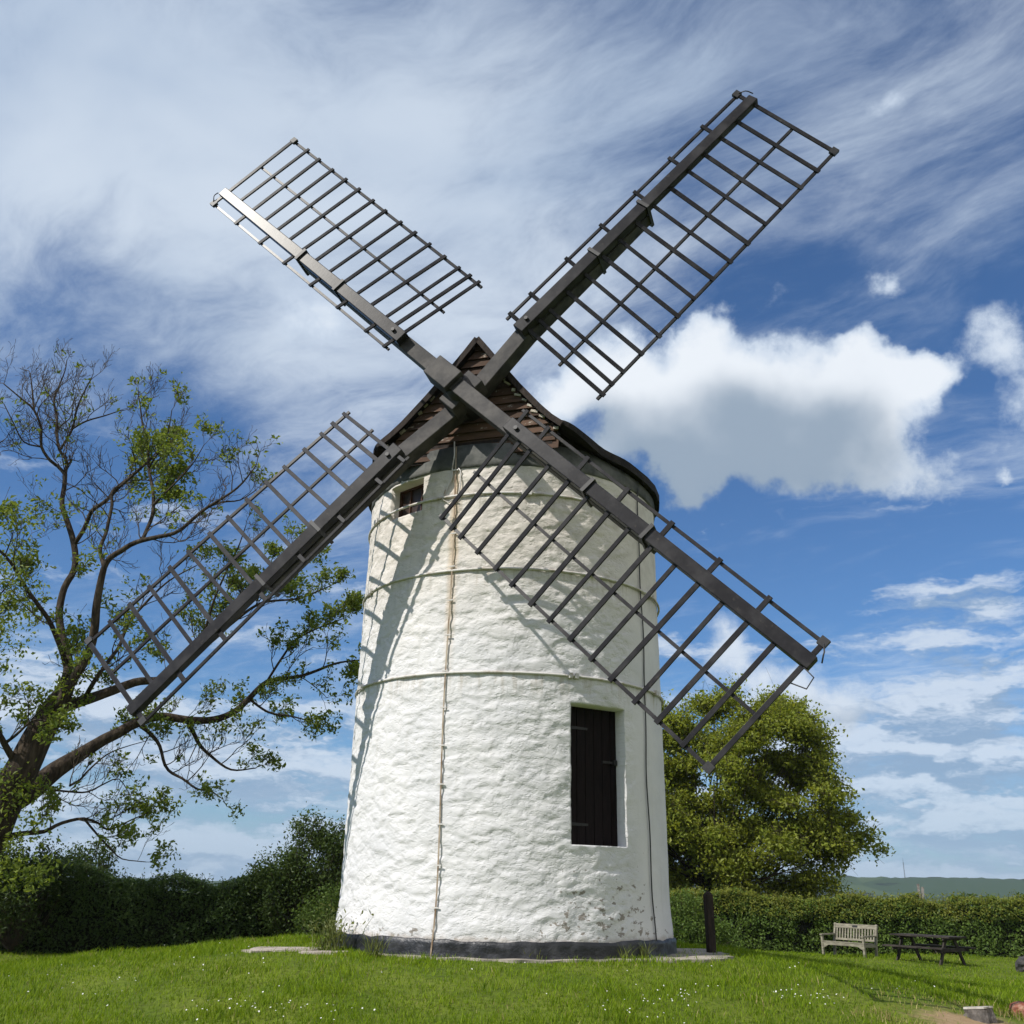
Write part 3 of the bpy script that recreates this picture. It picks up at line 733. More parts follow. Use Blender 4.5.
# ------------------------------------------------------------------ the half-bare ash on the west side
def build_ash():
    g = np.random.default_rng(21)
    root = at(-30, 905, 1.6); base = np.array([root[0]-.5, 1.6, float(gz(root[0]-.5, 1.6))-.1])
    t = tag(empty('ash_tree', base), 'large half bare ash tree with crooked dark limbs and small tufts of young leaves', 'tree')
    L = [  # (limb points: px, py, width in px, offset in depth)
        [(-66, 940, 66, 0), (-36, 880, 56, 0), (-2, 815, 46, 0), (24, 765, 40, .0), (48, 718, 33, .1), (66, 693, 27, .1)],
        [(60, 700, 22, .1), (68, 672, 18, .2), (66, 652, 15, .3), (61, 632, 13, .4), (59, 612, 12, .5), (64, 588, 11, .6), (74, 570, 10.5, .7), (74, 545, 10, .8), (68, 523, 9, .8), (62, 504, 8, .8), (64, 487, 7.5, .8), (65, 474, 7, .8)],
        [(65, 474, 6.5, .8), (58, 466, 6, .8), (50, 460, 5.5, .7), (42, 447, 5, .6), (41, 428, 4.5, .5), (34, 410, 4, .4), (22, 399, 3, .3), (4, 384, 2, .2)],
        [(34, 410, 3.6, .4), (32, 388, 2.6, .5), (30, 373, 1.6, .6)],
        [(42, 447, 3.2, .6), (24, 442, 2.6, .3), (14, 424, 2.2, .1), (4, 404, 1.6, 0)],
        [(65, 474, 6, .8), (66.5, 460, 5.4, .9), (59.5, 449, 5, 1), (56.5, 432, 4.6, 1.1), (56.5, 417, 4, 1.2), (54, 400, 3.4, 1.2), (59, 386, 2.8, 1.3), (65, 371, 2, 1.3), (67, 360, 1.4, 1.4)],
        [(60, 450, 4.4, 1), (72, 429, 4, .8), (76, 412, 3.4, .6), (82, 396, 2.6, .5), (92, 377, 1.6, .4)],
        [(72, 429, 3.4, .8), (87, 421, 3, .6), (104, 416, 2.4, .5), (121, 410, 1.6, .4)],
        [(56, 432, 3, 1.1), (62, 425, 2.6, 1.4), (70, 418, 2.0, 1.7), (74, 405, 1.6, 2)],
        [(55, 712, 20, 0), (72, 682, 16, -.2), (88, 656, 15, -.4), (95, 628, 14, -.5), (97, 602, 13, -.6), (106, 564, 10, -.7), (121, 551, 9, -.8), (137, 542, 8, -.9), (174, 533, 6.5, -1), (192, 520, 6, -1.1), (208, 507, 5, -1.2), (237, 488, 3.5, -1.4), (256, 466, 2, -1.5)],
        [(104, 568, 8, -.7), (100, 549, 7, -.5), (107, 529, 6, -.3), (112, 505, 5.5, 0), (112, 492, 5, .1), (128, 478, 4, .3), (150, 460, 2.5, .5)],
        [(74, 545, 8, .8), (84, 528, 7.5, .6), (90, 514, 7, .5), (95, 508, 7, .4), (107, 500, 6.4, .3), (118, 488, 5.6, .2), (127, 480, 5, .2), (140, 469, 4, .1), (154, 455, 2.6, .1), (165, 440, 1.6, .1)],
        [(142, 541, 7, -.9), (148, 527, 6.5, -.7), (153, 512, 6.2, -.6), (153, 490, 5.6, -.5), (149, 468, 5, -.4), (148, 444, 4, -.4), (143, 424, 3.2, -.3), (140, 405, 2.4, -.3), (138, 390, 1.5, -.3)],
        [(153, 505, 4, -.6), (168, 490, 3.4, -.9), (180, 478, 2.8, -1.2), (194, 462, 2, -1.5), (204, 445, 1.3, -1.7)],
        [(149, 468, 3.4, -.4), (160, 450, 2.8, -.8), (168, 432, 2.2, -1), (172, 410, 1.4, -1.1)],
        [(208, 507, 4, -1.2), (222, 502, 3.2, -.9), (240, 500, 2.4, -.7), (256, 490, 1.5, -.5)],
        [(62, 708, 20, 0.1), (84, 700, 18, 0.5), (111, 691, 16, 0.9), (135, 682, 14, 1.1), (160, 680, 12, 1.3), (176, 670, 10, 1.4), (192, 655, 8.5, 1.5), (215, 638, 7, 1.6), (236, 620, 5.5, 1.6), (262, 603, 4.2, 1.6), (300, 598, 3, 1.6), (330, 586, 1.8, 1.6)],
        [(192, 655, 6, 1.5), (205, 630, 5, 1.2), (214, 600, 4, 0.9), (226, 572, 3.2, 0.7), (238, 548, 2.4, 0.5), (246, 525, 1.5, 0.4)],
        [(236, 620, 4, 1.6), (252, 590, 3.4, 1.9), (272, 566, 2.8, 2.1), (292, 552, 2, 2.3), (312, 540, 1.4, 2.4)],
        [(84, 700, 9, 0.5), (100, 672, 7.5, 0.1), (118, 648, 6, 0.7), (130, 622, 5, 1.1), (150, 598, 4, 1.4), (170, 580, 3, 1.6), (196, 566, 2, 1.8)],
        [(8, 805, 30, 0.2), (26, 793, 27, 0.5), (50, 775, 24, 0.8), (89, 749, 21, 1.4), (118, 733, 18, 1.7), (137, 723, 16, 2), (160, 717, 14, 2.2), (193, 721, 12.5, 2.5), (226, 716, 11, 2.7), (249, 699, 9.5, 2.8), (267, 682, 8, 2.8), (304, 675, 5.5, 2.8), (334, 664, 4, 2.8), (356, 660, 2, 2.8)],
        [(187, 721, 8, 2.5), (193, 733, 7.5, 2.7), (200, 746, 6.5, 2.9), (212, 757, 5, 3.1), (231, 770, 3.5, 3.2), (256, 768, 2, 3.3)],
        [(249, 699, 5, 2.8), (268, 712, 4, 3.1), (290, 716, 3, 3.4), (312, 722, 2, 3.6)],
        [(267, 682, 4.6, 2.8), (284, 655, 4, 2.6), (296, 640, 3.4, 2.5), (318, 628, 2.6, 2.4), (345, 618, 1.5, 2.3)],
        [(137, 724, 8, 2), (150, 734, 7, 2.1), (160, 746, 6, 2.2), (165, 765, 5.4, 2.3), (172, 773, 5, 2.4), (182, 778, 4.4, 2.4), (197, 789, 3.4, 2.5), (210, 791, 2.8, 2.5), (223, 799, 1.6, 2.5)],
        [(0, 838, 12, 0.2), (20, 834, 9, 0.2), (44, 831, 7, 0.5), (62, 823, 6, 0.8), (84, 819, 5, 1), (100, 824, 4, 1.1), (109, 830, 3, 1.2), (131, 820, 2.4, 1.4), (152, 811, 1.4, 1.6)],
        [(84, 819, 4, 1), (97, 834, 3.6, 1.2), (112, 850, 3, 1.4), (122, 859, 2, 1.5), (146, 862, 1.4, 1.6)],
        [(70, 786, 4.4, 0.8), (80, 780, 4, 1.2), (87, 772, 3.4, 1.5), (106, 755, 2.6, 1.8), (125, 747, 1.8, 2), (146, 741, 1.2, 2.1)],
        [(50, 790, 4, 0.8), (70, 792, 3.4, 1), (88, 792, 3, 1.3), (106, 783, 2.4, 1.5), (119, 779, 2, 1.6), (130, 795, 1.2, 1.8)],
        [(66, 668, 10, .2), (60, 648, 9, 0), (48, 618, 8, -.3), (26, 588, 6.5, -.7), (10, 562, 5, -1), (-6, 545, 4, -1.2), (-24, 520, 2.4, -1.4)],
        [(20, 770, 14, 0), (6, 745, 11, -.4), (-10, 720, 9, -.8), (-30, 690, 7, -1.1), (-50, 640, 5, -1.4), (-60, 590, 3, -1.5)],
        [(4, 744, 6, -.4), (16, 735, 5, -.7), (34, 720, 3, -.9), (50, 722, 1.5, -1)],
        [(-30, 690, 5, -1.1), (-20, 650, 4, -1), (-12, 610, 3.4, -.9), (4, 590, 2.4, -.8), (14, 575, 1.4, -.7)],
        [(-40, 480, 4, .5), (-18, 455, 3, .4), (4, 440, 1.8, .3)],
    ]
    big = Twigs(); thin = Twigs(); tips = []
    def grow(p, d, ln, r, lev):
        n = 5 if lev == 1 else 4; st = ln/n; P = [p]; D = d
        for k in range(n):
            D = unit(D+g.normal(size=3)*(.22 if lev == 1 else .26)+np.array([0, 0, .10 if lev == 1 else .16])); P.append(P[-1]+D*st)
            if lev < 3 and (k > 0 or lev == 2):
                for q in range(1 if g.random() < .72 else 2):
                    s = unit(np.cross(D, g.normal(size=3))); grow(P[-1], unit(D*.75+s*.75+np.array([0, 0, .12])), ln*(.38+.30*g.random()), r*(1-k/n*.5)*.6, lev+1)
        thin.stroke(P, np.linspace(r, max(r*.5, .0052), n+1), 3)
        if lev >= 2: tips.append(P[-1])
    for li, pts in enumerate(L):
        P = []
        for px, py, w, dy in pts:
            q = at(px, py, 1.6+dy); z = (q-CAM)@_F; P.append([*q, .5*w*(.60 if w < 22 else .80)*z/F_PX])
        S = smooth_path(np.array(P), .16); r = S[:, 3].clip(.006); S = S[:, :3].copy()
        S += .35*r.clip(0, .06)[:, None]*np.stack([vnoise(S*2.3+9*k) for k in range(3)], 1)
        S -= 0; big.stroke(S, r, 9 if r.max() > .08 else 5)
        T = np.gradient(S, axis=0); T /= np.linalg.norm(T, axis=1)[:, None]+1e-9
        i = 0
        while i < len(S):
            if r[i] < .052:
                s = unit(np.cross(T[i], g.normal(size=3))); d = unit(T[i]*.55+s*.8+np.array([0, 0, .22]))
                grow(S[i], d, (.42+.55*g.random())*(1.15 if r[i] > .025 else .8), min(r[i]*.6, .015), 1)
            elif r[i] < .12 and g.random() < .45:
                s = unit(np.cross(T[i], g.normal(size=3))); grow(S[i], unit(s+T[i]*.3+np.array([0, 0, .3])), .35+.5*g.random(), .009, 1)
            i += int(g.integers(2, 5))
        grow(S[-1], T[-1], .36, r[-1]*.8, 1)
    tr = big.build('trunk', M['bark'], t); tr.location = -base
    tw = thin.build('twigs', M['twig'], t); tw.location = -base
    tips = np.array(tips); q = pix(tips); X, Y = q[:, 0], q[:, 1]
    # how much each part of the crown has come into leaf
    p = np.full(len(tips), .36)
    p[(Y < 500) & (X < 132)] = .02
    p[(Y < 440) & (X >= 132)] = .06
    p[(X > 186) & (Y < 545) & (X < 285)] = .05
    p[(X > 130) & (X < 190) & (Y > 430) & (Y < 510)] = .62
    p[(X > 60) & (X < 185) & (Y > 500) & (Y < 600)] = .12
    p[(X < 60) & (Y > 500)] = .42
    p[(X > 60) & (X < 190) & (Y > 735)] = .22
    p[(X > 225) & (Y > 540)] = .58
    p[(X > 190) & (Y > 735)] = .3
    clump = vnoise(tips*1.1)*.35
    sel = tips[g.random(len(tips)) < (p+clump*(p > .1))]
    n = 12; C = np.repeat(sel, n, 0)+g.normal(size=(len(sel)*n, 3))*np.array([.075, .075, .055])+np.array([0, 0, .02])
    # ivy and leaves low on the trunk
    iv = np.concatenate([at(-10+g.random()*55, 760+g.random()*120, 1.35)[None]+g.normal(size=(42, 3))*.15 for _ in range(30)])
    # the side of the crown that hangs over the hedge beyond the picture
    sh = np.concatenate([np.array([-13.2, 3.6, 6.6])+unit(g.normal(size=3))*g.random()**.4*np.array([2.6, 2.6, 2.4])+g.normal(size=(46, 3))*.26 for _ in range(210)])
    keep = pix(sh)[:, 0] < 42+30*vnoise(sh*.7); sh = sh[keep]
    lv = leaves('leaves', np.concatenate([C, iv, sh])-base, .088, M['ash_leaf'], t, 5, aspect=.5, up=.5)
    print('ASH', len(tips), len(sel), len(C), flush=True)
build_ash()

# ------------------------------------------------------------------ rounded tree behind the hedge
def build_round_tree():
    g = np.random.default_rng(33)
    y0 = 23.0; b = at(716, 925, y0); base = np.array([b[0], y0, float(gz(b[0], y0))-.1])
    t = tag(empty('field_maple', base), 'broad bushy tree in yellow green spring leaf beside the hedge behind the tower', 'tree')
    B = [(716, 790, 92, 0), (680, 850, 62, -.4), (668, 815, 55, 0), (770, 765, 70, .3), (690, 735, 46, -.3), (735, 722, 40, .2), (780, 725, 32, 0), (808, 745, 34, .2), (806, 790, 48, -.2), (838, 826, 36, 0), (856, 836, 24, .2), (750, 850, 70, -.6), (700, 850, 64, -.5), (800, 862, 40, 0),
         (640, 800, 70, .3), (668, 745, 45, .4), (835, 860, 20, .1), (758, 706, 20, 0), (712, 704, 18, 0), (872, 832, 13, .2), (826, 772, 24, 0), (690, 895, 46, -.3), (752, 896, 46, -.2), (800, 895, 34, .1)]
    cl = []; blobs = []
    for px, py, r, dy in B:
        px = px-max(0, px-780)*.24; c = at(px, py, y0+dy); z = (c-CAM)@_F; blobs.append((c, r*.96*z/F_PX))
    w = np.array([r**2 for c, r in blobs]); w /= w.sum(); mid_c = blobs[0][0]
    for _ in range(215):
        c, r = blobs[g.choice(len(blobs), p=w)]; d = unit(g.normal(size=3)); q = c+d*r*(.35+.62*g.random()**.55)
        rb = .42+.34*g.random(); o_ = unit(q-mid_c)
        for _ in range(13):      # a bough: a drooping spray of tufts
            e = g.normal(size=3)*np.array([1, 1, .62])*rb*.55+o_*rb*.35*g.random(); e[2] -= .12*np.hypot(e[0], e[1]); cl.append(q+e)
    cl = np.array(cl)
    cl = cl[vnoise(cl*.8+40) > -.40]          # openings between the boughs
    trunk = MB(); trunk.tube([base, base+[.05, 0, .8], base+[.12, 0, 1.9], base+[.2, .1, 3.2]], [.26, .2, .17, .12], 9); trunk.build('trunk', M['bark'], t, True).location = -base
    tw = Twigs()
    for q in cl[::17]:
        s0 = base+np.array([.1, 0, 1.0+1.6*g.random()]); mid = s0*.45+q*.55+g.normal(size=3)*.25+np.array([0, 0, .2])
        P = smooth_path([s0, s0*.7+mid*.3, mid, q], .3); tw.stroke(P, np.linspace(.045, .006, len(P)), 4)
    for q in cl:
        for _ in range(3): tw.stroke([q-g.normal(size=3)*.12, q+g.normal(size=3)*.12, q+g.normal(size=3)*.32+np.array([0, 0, .1])], [.009, .007, .004], 3)
    tw.build('boughs', M['twig'], t).location = -base
    n = 58; sp = .15+.12*g.random(len(cl)); sz = np.repeat(sp, n)[:, None]
    C = np.repeat(cl, n, 0)+g.normal(size=(len(cl)*n, 3))*sz*np.array([1.15, 1.15, .8])
    # loose hanging outer shoots
    leaves('leaves', C-base, .135, M['maple_leaf'], t, 6, aspect=.6, up=.55)
build_round_tree()

# ------------------------------------------------------------------ hedges and bushes
def hedge(name, label, path, height, width, n, size, m, seed, top=None, ntop=0, blossom=0, rag=.16):
    g = np.random.default_rng(seed); P = smooth_path(np.array([(x, y, 0) for x, y in path], float), .5)
    seg = np.linalg.norm(np.diff(P, axis=0), axis=1); L = np.concatenate([[0], np.cumsum(seg)])
    o = P[len(P)//2].copy(); o[2] = float(gz(o[0], o[1])); t = tag(empty(name, o), label, 'hedge')
    def where(s):
        x = np.interp(s, L, P[:, 0]); y = np.interp(s, L, P[:, 1])
        dx = np.interp(s, L, np.gradient(P[:, 0], L)); dy = np.interp(s, L, np.gradient(P[:, 1], L)); k = np.hypot(dx, dy)
        return x, y, dy/k, -dx/k          # point and its normal towards the photographer
    def cross(s, u):      # u 0..1 from the foot of the near face over the top to the foot of the far face
        h = height(s); x, y, nx, ny = where(s)
        per = u*(2*h+width)
        off = np.where(per < h, width/2, np.where(per < h+width, width/2-(per-h), -width/2))
        z = np.where(per < h, per, np.where(per < h+width, h, 2*h+width-per))
        # rounded shoulders
        sh = np.minimum(1, (h-z)/.35); off = off*(.78+.22*np.sqrt(np.clip(sh, 0, 1)))
        return np.stack([x+nx*off, y+ny*off, gz(x, y)+z], -1), np.stack([nx*np.sign(off), ny*np.sign(off), 0*nx+(np.abs(z-h) < .05)], -1)
    s = g.random(n)*L[-1]; u = np.where(g.random(n) < .86, g.random(n)*.56, .56+g.random(n)*.44)
    Q, Nn = cross(s, u)
    bul = rag*fbm(Q*1.5, 3)*1.6+rag*.6*fbm(Q*5, 2)-.12*g.random(n)**2*2
    Q = Q+Nn*bul[:, None]+g.normal(size=Q.shape)*.04
    gap = vnoise(Q*np.array([1.6, 1.6, 2.2])+11) > -.55
    leaves('leaves', Q[gap]-o, size, m, t, seed, out=Nn[gap]*.7, aspect=.6)
    # near-black shell added inside to block the view through the leaves
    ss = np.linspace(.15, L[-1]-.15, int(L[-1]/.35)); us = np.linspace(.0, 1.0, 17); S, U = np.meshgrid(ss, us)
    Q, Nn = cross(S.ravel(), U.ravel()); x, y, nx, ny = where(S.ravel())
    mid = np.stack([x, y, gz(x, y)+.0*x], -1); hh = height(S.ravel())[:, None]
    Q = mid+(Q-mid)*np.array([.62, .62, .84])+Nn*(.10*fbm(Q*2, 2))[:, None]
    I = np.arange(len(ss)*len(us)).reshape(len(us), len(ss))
    link_np('inner_core', Q-o, [np.stack([I[:-1, :-1], I[:-1, 1:], I[1:, 1:], I[1:, :-1]], -1).reshape(-1, 4)], M['core'], t)
    if ntop:
        s = g.random(ntop)*L[-1]; x, y, nx, ny = where(s); off = (g.random(ntop)-.5)*width*1.0
        h = height(s); b = np.stack([x+nx*off, y+ny*off, gz(x, y)+h-.12], -1); tw = Twigs(); C = []
        for k in range(ntop):
            d = unit(np.array([g.normal()*.22, g.normal()*.22, 1.0])); ln = .12+.30*g.random()**2; e = b[k]+d*ln
            tw.stroke([b[k], b[k]+d*ln*.5, e], [.006, .005, .003], 3)
            m_ = 9; C.append(b[k]+d*ln*np.linspace(.1, 1.02, m_)[:, None]+g.normal(size=(m_, 3))*.035)
        tw.build('shoots', M['twig'], t).location = -o
        leaves('new_leaves', np.concatenate(C)-o, size*.85, top or m, t, seed+1, aspect=.5)
        # the same fresh growth over the upper part of the face
        s = g.random(n//4)*L[-1]; u0 = height(s)/(2*height(s)+width); u = u0*(1-.36*g.random(n//4)**1.6)+(g.random(n//4) < .4)*.12
        Q, Nn = cross(s, u); Q = Q+Nn*(rag*fbm(Q*1.5, 3)*1.6+.03)[:, None]+g.normal(size=Q.shape)*.04
        leaves('fresh_leaves', Q-o, size*.9, top or m, t, seed+2, out=Nn*.7, aspect=.5)
    if blossom:
        C = []
        for k in range(blossom):
            s = np.array([L[-1]*(.40+.3*g.random())]); Q, Nn = cross(s, np.array([.40+.1*g.random()])); C.append(Q+Nn*.1+[0, 0, .08]+g.normal(size=(9, 3))*.03)
        V, F = leaf_quads(np.concatenate(C)-o, .07, seed=seed+3, aspect=.9, up=.8); link_np('blossom', V, [F], M['blossom'], t)
    return t
hedge('hedge', 'long clipped green hedge with olive new growth on top, behind the bench', [(2, 20.6), (8, 20.3), (13, 20.0), (18, 19.7), (24, 19.2), (34, 18.4), (44, 17.5)], lambda s: 1.78+.07*np.sin(s*1.3)+.05*np.sin(s*3.1+1), 1.2, 120000, .085, M['hedge_leaf'], 51, M['hedge_top'], 1900, 26, .24)
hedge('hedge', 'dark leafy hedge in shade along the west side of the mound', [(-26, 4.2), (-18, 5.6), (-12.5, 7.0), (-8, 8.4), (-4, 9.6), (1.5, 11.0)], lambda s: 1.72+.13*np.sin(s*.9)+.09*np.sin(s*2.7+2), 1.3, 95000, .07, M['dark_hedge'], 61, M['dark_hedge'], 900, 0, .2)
def bush(name, label, cat, centre, blobs, n, size, m, seed, twig=True):
    g = np.random.default_rng(seed); c0 = np.array(centre, float); t = tag(empty(name, c0), label, cat); C = []; tw = Twigs()
    w = np.array([b[3]**2 for b in blobs], float); w /= w.sum(); k = 46
    for _ in range(n):
        b = blobs[g.choice(len(blobs), p=w)]; q = np.array(b[:3])+unit(g.normal(size=3))*b[3]*(.35+.65*g.random()**.5)
        q[2] = max(q[2], .06)
        if twig and g.random() < .4: tw.stroke(smooth_path([[0, 0, .05], q*.5+g.normal(size=3)*.1, q+unit(q)*.12], .25), .007, 3)
        C.append(q+g.normal(size=(k, 3))*.13)
    if tw.V: tw.build('stems', M['twig'], t)
    leaves('leaves', np.concatenate(C), size, m, t, seed, aspect=.55)
    return t
c = at(300, 890, 8.6); z0 = float(gz(c[0], 8.6))
bush('hawthorn_bush', 'tall dark hawthorn bush rising over the hedge beside the tower', 'bush', (c[0], 8.6, z0),
     [(0, 0, 1.0, 1.0), (.35, 0, 2.1, .75), (-.55, 0, 1.7, .7), (.75, .2, 2.5, .55), (.1, .1, 2.75, .42), (.9, 0, 1.4, .8), (-1.15, .1, 1.2, .6), (1.35, .2, 2.0, .7)], 620, .07, M['bush_leaf'], 71)
c = at(92, 872, 8.8); z0 = float(gz(c[0], 8.8))
bush('elder_bush', 'thin wispy bush poking above the dark hedge below the ash', 'bush', (c[0], 8.8, z0),
     [(0, 0, 1.2, .6), (-.2, 0, 1.95, .38), (.3, 0, 2.1, .26), (-.45, 0, 2.2, .2), (.1, 0, 2.45, .16)], 120, .07, M['bush_leaf'], 72)
c = at(25, 872, 6.6); z0 = float(gz(c[0], 6.6))
bush('holly_bush', 'green bush on the hedge at the far left, under the ash trunk', 'bush', (c[0], 6.6, z0),
     [(0, 0, 1.1, .8), (.3, 0, 1.75, .5), (-.5, 0, 1.9, .55), (.75, 0, 1.6, .35), (-1.2, 0, 1.6, .7)], 260, .075, M['ash_leaf_dark'], 73)
c = at(330, 905, 7.2); z0 = float(gz(c[0], 7.2))
bush('bramble_bush', 'low bramble with paler leaves between the dark hedge and the tower', 'bush', (c[0], 7.2, z0),
     [(0, 0, .6, .55), (.35, 0, .9, .5), (-.35, 0, .4, .4), (.7, 0, 1.0, .5)], 170, .065, M['hedge_leaf'], 74)
c = at(690, 915, 15.5); z0 = float(gz(c[0], 15.5))
bush('shrub', 'rounded green shrub between the dark post and the tower foot', 'bush', (c[0]-.4, 15.5, z0),
     [(0, 0, .6, .7), (-.8, 0, .7, .7), (.7, .2, .6, .6), (.2, .3, 1.2, .6), (1.4, .3, .5, .5)], 420, .075, M['hedge_leaf'], 75)

# ------------------------------------------------------------------ paving
def build_paving():
    mb = MB(); n = 150; a = np.linspace(R_(-40), R_(100), n); V = []
    for t in a:
        d = math.degrees(t)
        ro = 2.98+.06*math.sin(d*.21)+.04*math.sin(d*.73)+.62*float(sstep(32, 56, d))*(1-.4*float(sstep(80, 100, d)))
        for r in (2.5, ro): V.append((math.sin(t)*r+.022, -math.cos(t)*r, .132+.006*math.sin(d*.4)))
        V.append((math.sin(t)*ro+.022, -math.cos(t)*ro, -.05))
    for k in range(n-1):
        b = 3*k; mb.f.setdefault(4, []).extend([[b, b+1, b+4, b+3], [b+1, b+2, b+5, b+4]])
    mb.v.append(np.array(V)); mb.n = len(V)
    tag(mb.build('pavement', M['concrete']), kind='structure')
build_paving()
def slab(px, py, sx, sy, rz, tilt, label):
    p = ground_hit(px, py); mb = MB(); g = np.random.default_rng(int(px))
    n = 14; a = np.linspace(0, 2*np.pi, n, endpoint=False); q = []
    for t in a:
        k = 1/max(abs(math.cos(t)), abs(math.sin(t))); k = min(k, 1.3)*(1+.05*g.normal())
        q.append((math.cos(t)*k*sx/2, math.sin(t)*k*sy/2))
    V = [(x, y, .02+tilt*x) for x, y in q]+[(x*1.02, y*1.02, -.06) for x, y in q]
    mb.add(V, [tuple(range(n))]+[(k, k+n, (k+1) % n+n, (k+1) % n) for k in range(n)])
    o = mb.build('paving_slab', M['stone']); o.location = (p[0], p[1], float(gz(p[0], p[1]))-.004); o.rotation_euler = (0, 0, rz)
    tag(o, label, 'paving slab', 'loose paving slabs beside the tower')
    return p
SL_P = [slab(286, 949.5, 1.0, .75, .1, .01, 'long flat pale slab lying farther from the tower foot'),
        slab(323, 953, .62, .5, -.2, .02, 'small bright slab lying right beside the tower foot'),
        slab(262, 951.5, .5, .4, .5, 0, 'half buried brownish slab farthest out from the tower')]

# ------------------------------------------------------------------ grass and daisies
def build_grass():
    g = np.random.default_rng(91); n = 420000
    d = np.exp(g.random(n)*(math.log(46)-math.log(9.0))+math.log(9.0)); a = (g.random(n)-.5)*R_(76)
    x = CAM[0]+np.sin(a)*d; y = CAM[1]+np.cos(a)*d
    r = np.hypot(x-.022, y); az = np.degrees(np.arctan2(x, -y))
    ok = (r > 2.80) & ~((r < 3.02+.5*sstep(38, 56, az)*(az < 100)) & (az > -38) & (az < 100) & (g.random(n) < .9))
    for p in SL_P: ok &= ~((np.hypot(x-p[0], (y-p[1])*1.2) < .36) & (g.random(n) < .93))
    soil = np.hypot(x-5.9, (y+4.6)*.9)+.65*fbm(np.stack([x*2.2, y*2.2, 0*x], -1), 3)
    ok &= (g.random(n) < np.clip(.12+sstep(.55, 1.25, soil), 0, 1))
    # thin in worn places
    ok &= g.random(n) < np.clip(1.0+.9*vnoise(np.stack([x*.8, y*.8, 0*x], -1)), .35, 1)
    x, y, d = x[ok], y[ok], d[ok]; n = len(x); z = gz(x, y)
    patch = vnoise(np.stack([x*.9+3, y*.9, 0*x], -1)); tuft = np.maximum(0, vnoise(np.stack([x*3.1, y*3.1, 0*x+4], -1)))
    h = (.046+.018*patch+.062*tuft+.018*g.normal(size=n)).clip(.02, .2)*(1+.3*sstep(3.5, 8, x)*(y < 3))
    w = (.0042+.00042*d)*(.8+.4*g.random(n))
    th = g.random(n)*2*np.pi; lean = (.28+.45*g.random(n))*h; ld = g.random(n)*2*np.pi
    ex, ey = np.cos(th)*w/2, np.sin(th)*w/2; lx, ly = np.cos(ld)*lean, np.sin(ld)*lean
    def pt(sx, k, q): return np.stack([x+sx*ex+lx*q, y+sx*ey+ly*q, z-.008+h*k], 1)
    V = np.stack([pt(-1, 0, 0), pt(1, 0, 0), pt(.75, .55, .35), pt(-.75, .55, .35), pt(0, 1, 1)], 1).reshape(-1, 3)
    i = np.arange(n)*5
    dry = g.random(n) < (.010+.05*np.maximum(0, vnoise(np.stack([x*1.3+9, y*1.3, 0*x], -1)))+.62*(1-sstep(.9, 1.9, soil[ok])))
    for nm, sel, lab, cat in (('dry_grass', dry, 'dry straw coloured stalks in the grass and round the bare soil', 'dry grass'),):
        k = np.nonzero(sel)[0]; Vd = V.reshape(-1, 5, 3)[k].reshape(-1, 3); m_ = np.arange(len(k))*5
        tag(link_np(nm, Vd, [np.stack([m_, m_+1, m_+2, m_+3], 1), np.stack([m_+3, m_+2, m_+4], 1)], M['straw']), lab, cat, kind='stuff')
    V = V.reshape(-1, 5, 3)[~dry].reshape(-1, 3); i = np.arange(int((~dry).sum()))*5
    o = link_np('grass', V, [np.stack([i, i+1, i+2, i+3], 1), np.stack([i+3, i+2, i+4], 1)], M['grass'])
    tag(o, 'short sunlit meadow grass over the mound', 'grass', kind='stuff')
def grass_mat():
    m = leaf_mat('grass_blades', [(.095, .178, .006), (.245, .335, .022), (.068, .135, .005)], .43, .75, .1); return m
M['grass'] = grass_mat()
M['straw'] = leaf_mat('straw', [(.24, .19, .08), (.42, .35, .17), (.28, .25, .09)], .3, 2, .1)
build_grass()
def build_daisies():
    g = np.random.default_rng(17); Q = []
    for px, py, sx, sy, n in ((40, 1000, 60, 14, 26), (140, 985, 60, 14, 26), (230, 1012, 26, 6, 30), (270, 1016, 26, 6, 24), (330, 1020, 20, 4, 14), (200, 965, 50, 8, 14), (660, 1012, 30, 9, 46), (690, 1004, 20, 6, 20), (800, 1002, 30, 8, 34), (830, 1008, 16, 6, 16), (560, 1000, 60, 12, 12), (420, 1000, 60, 12, 10), (790, 985, 60, 10, 14), (930, 985, 40, 14, 8)):
        for _ in range(int(n*.62)):
            x, y = px+g.normal()*sx*1.0, py+g.normal()*sy*1.0
            if 944 < y < 1040: Q.append(ground_hit(x, y))
    mb = MB()
    for p in Q:
        z = float(gz(p[0], p[1]))+.075+.03*g.random(); r = .007+.0035*g.random(); t1, t2 = g.normal()*.3, g.normal()*.3-.35
        a = np.linspace(0, 2*np.pi, 7, endpoint=False)
        V = [(p[0]+r*math.cos(t), p[1]+r*math.sin(t), z+r*(math.cos(t)*t1+math.sin(t)*(-t2))) for t in a]+[(p[0], p[1], z-.006)]
        mb.add(V, [(k, (k+1) % 7, 7) for k in range(7)])
    tag(mb.build('daisies', M['daisy']), 'small white daisies scattered through the grass', 'flowers', kind='stuff')
build_daisies()
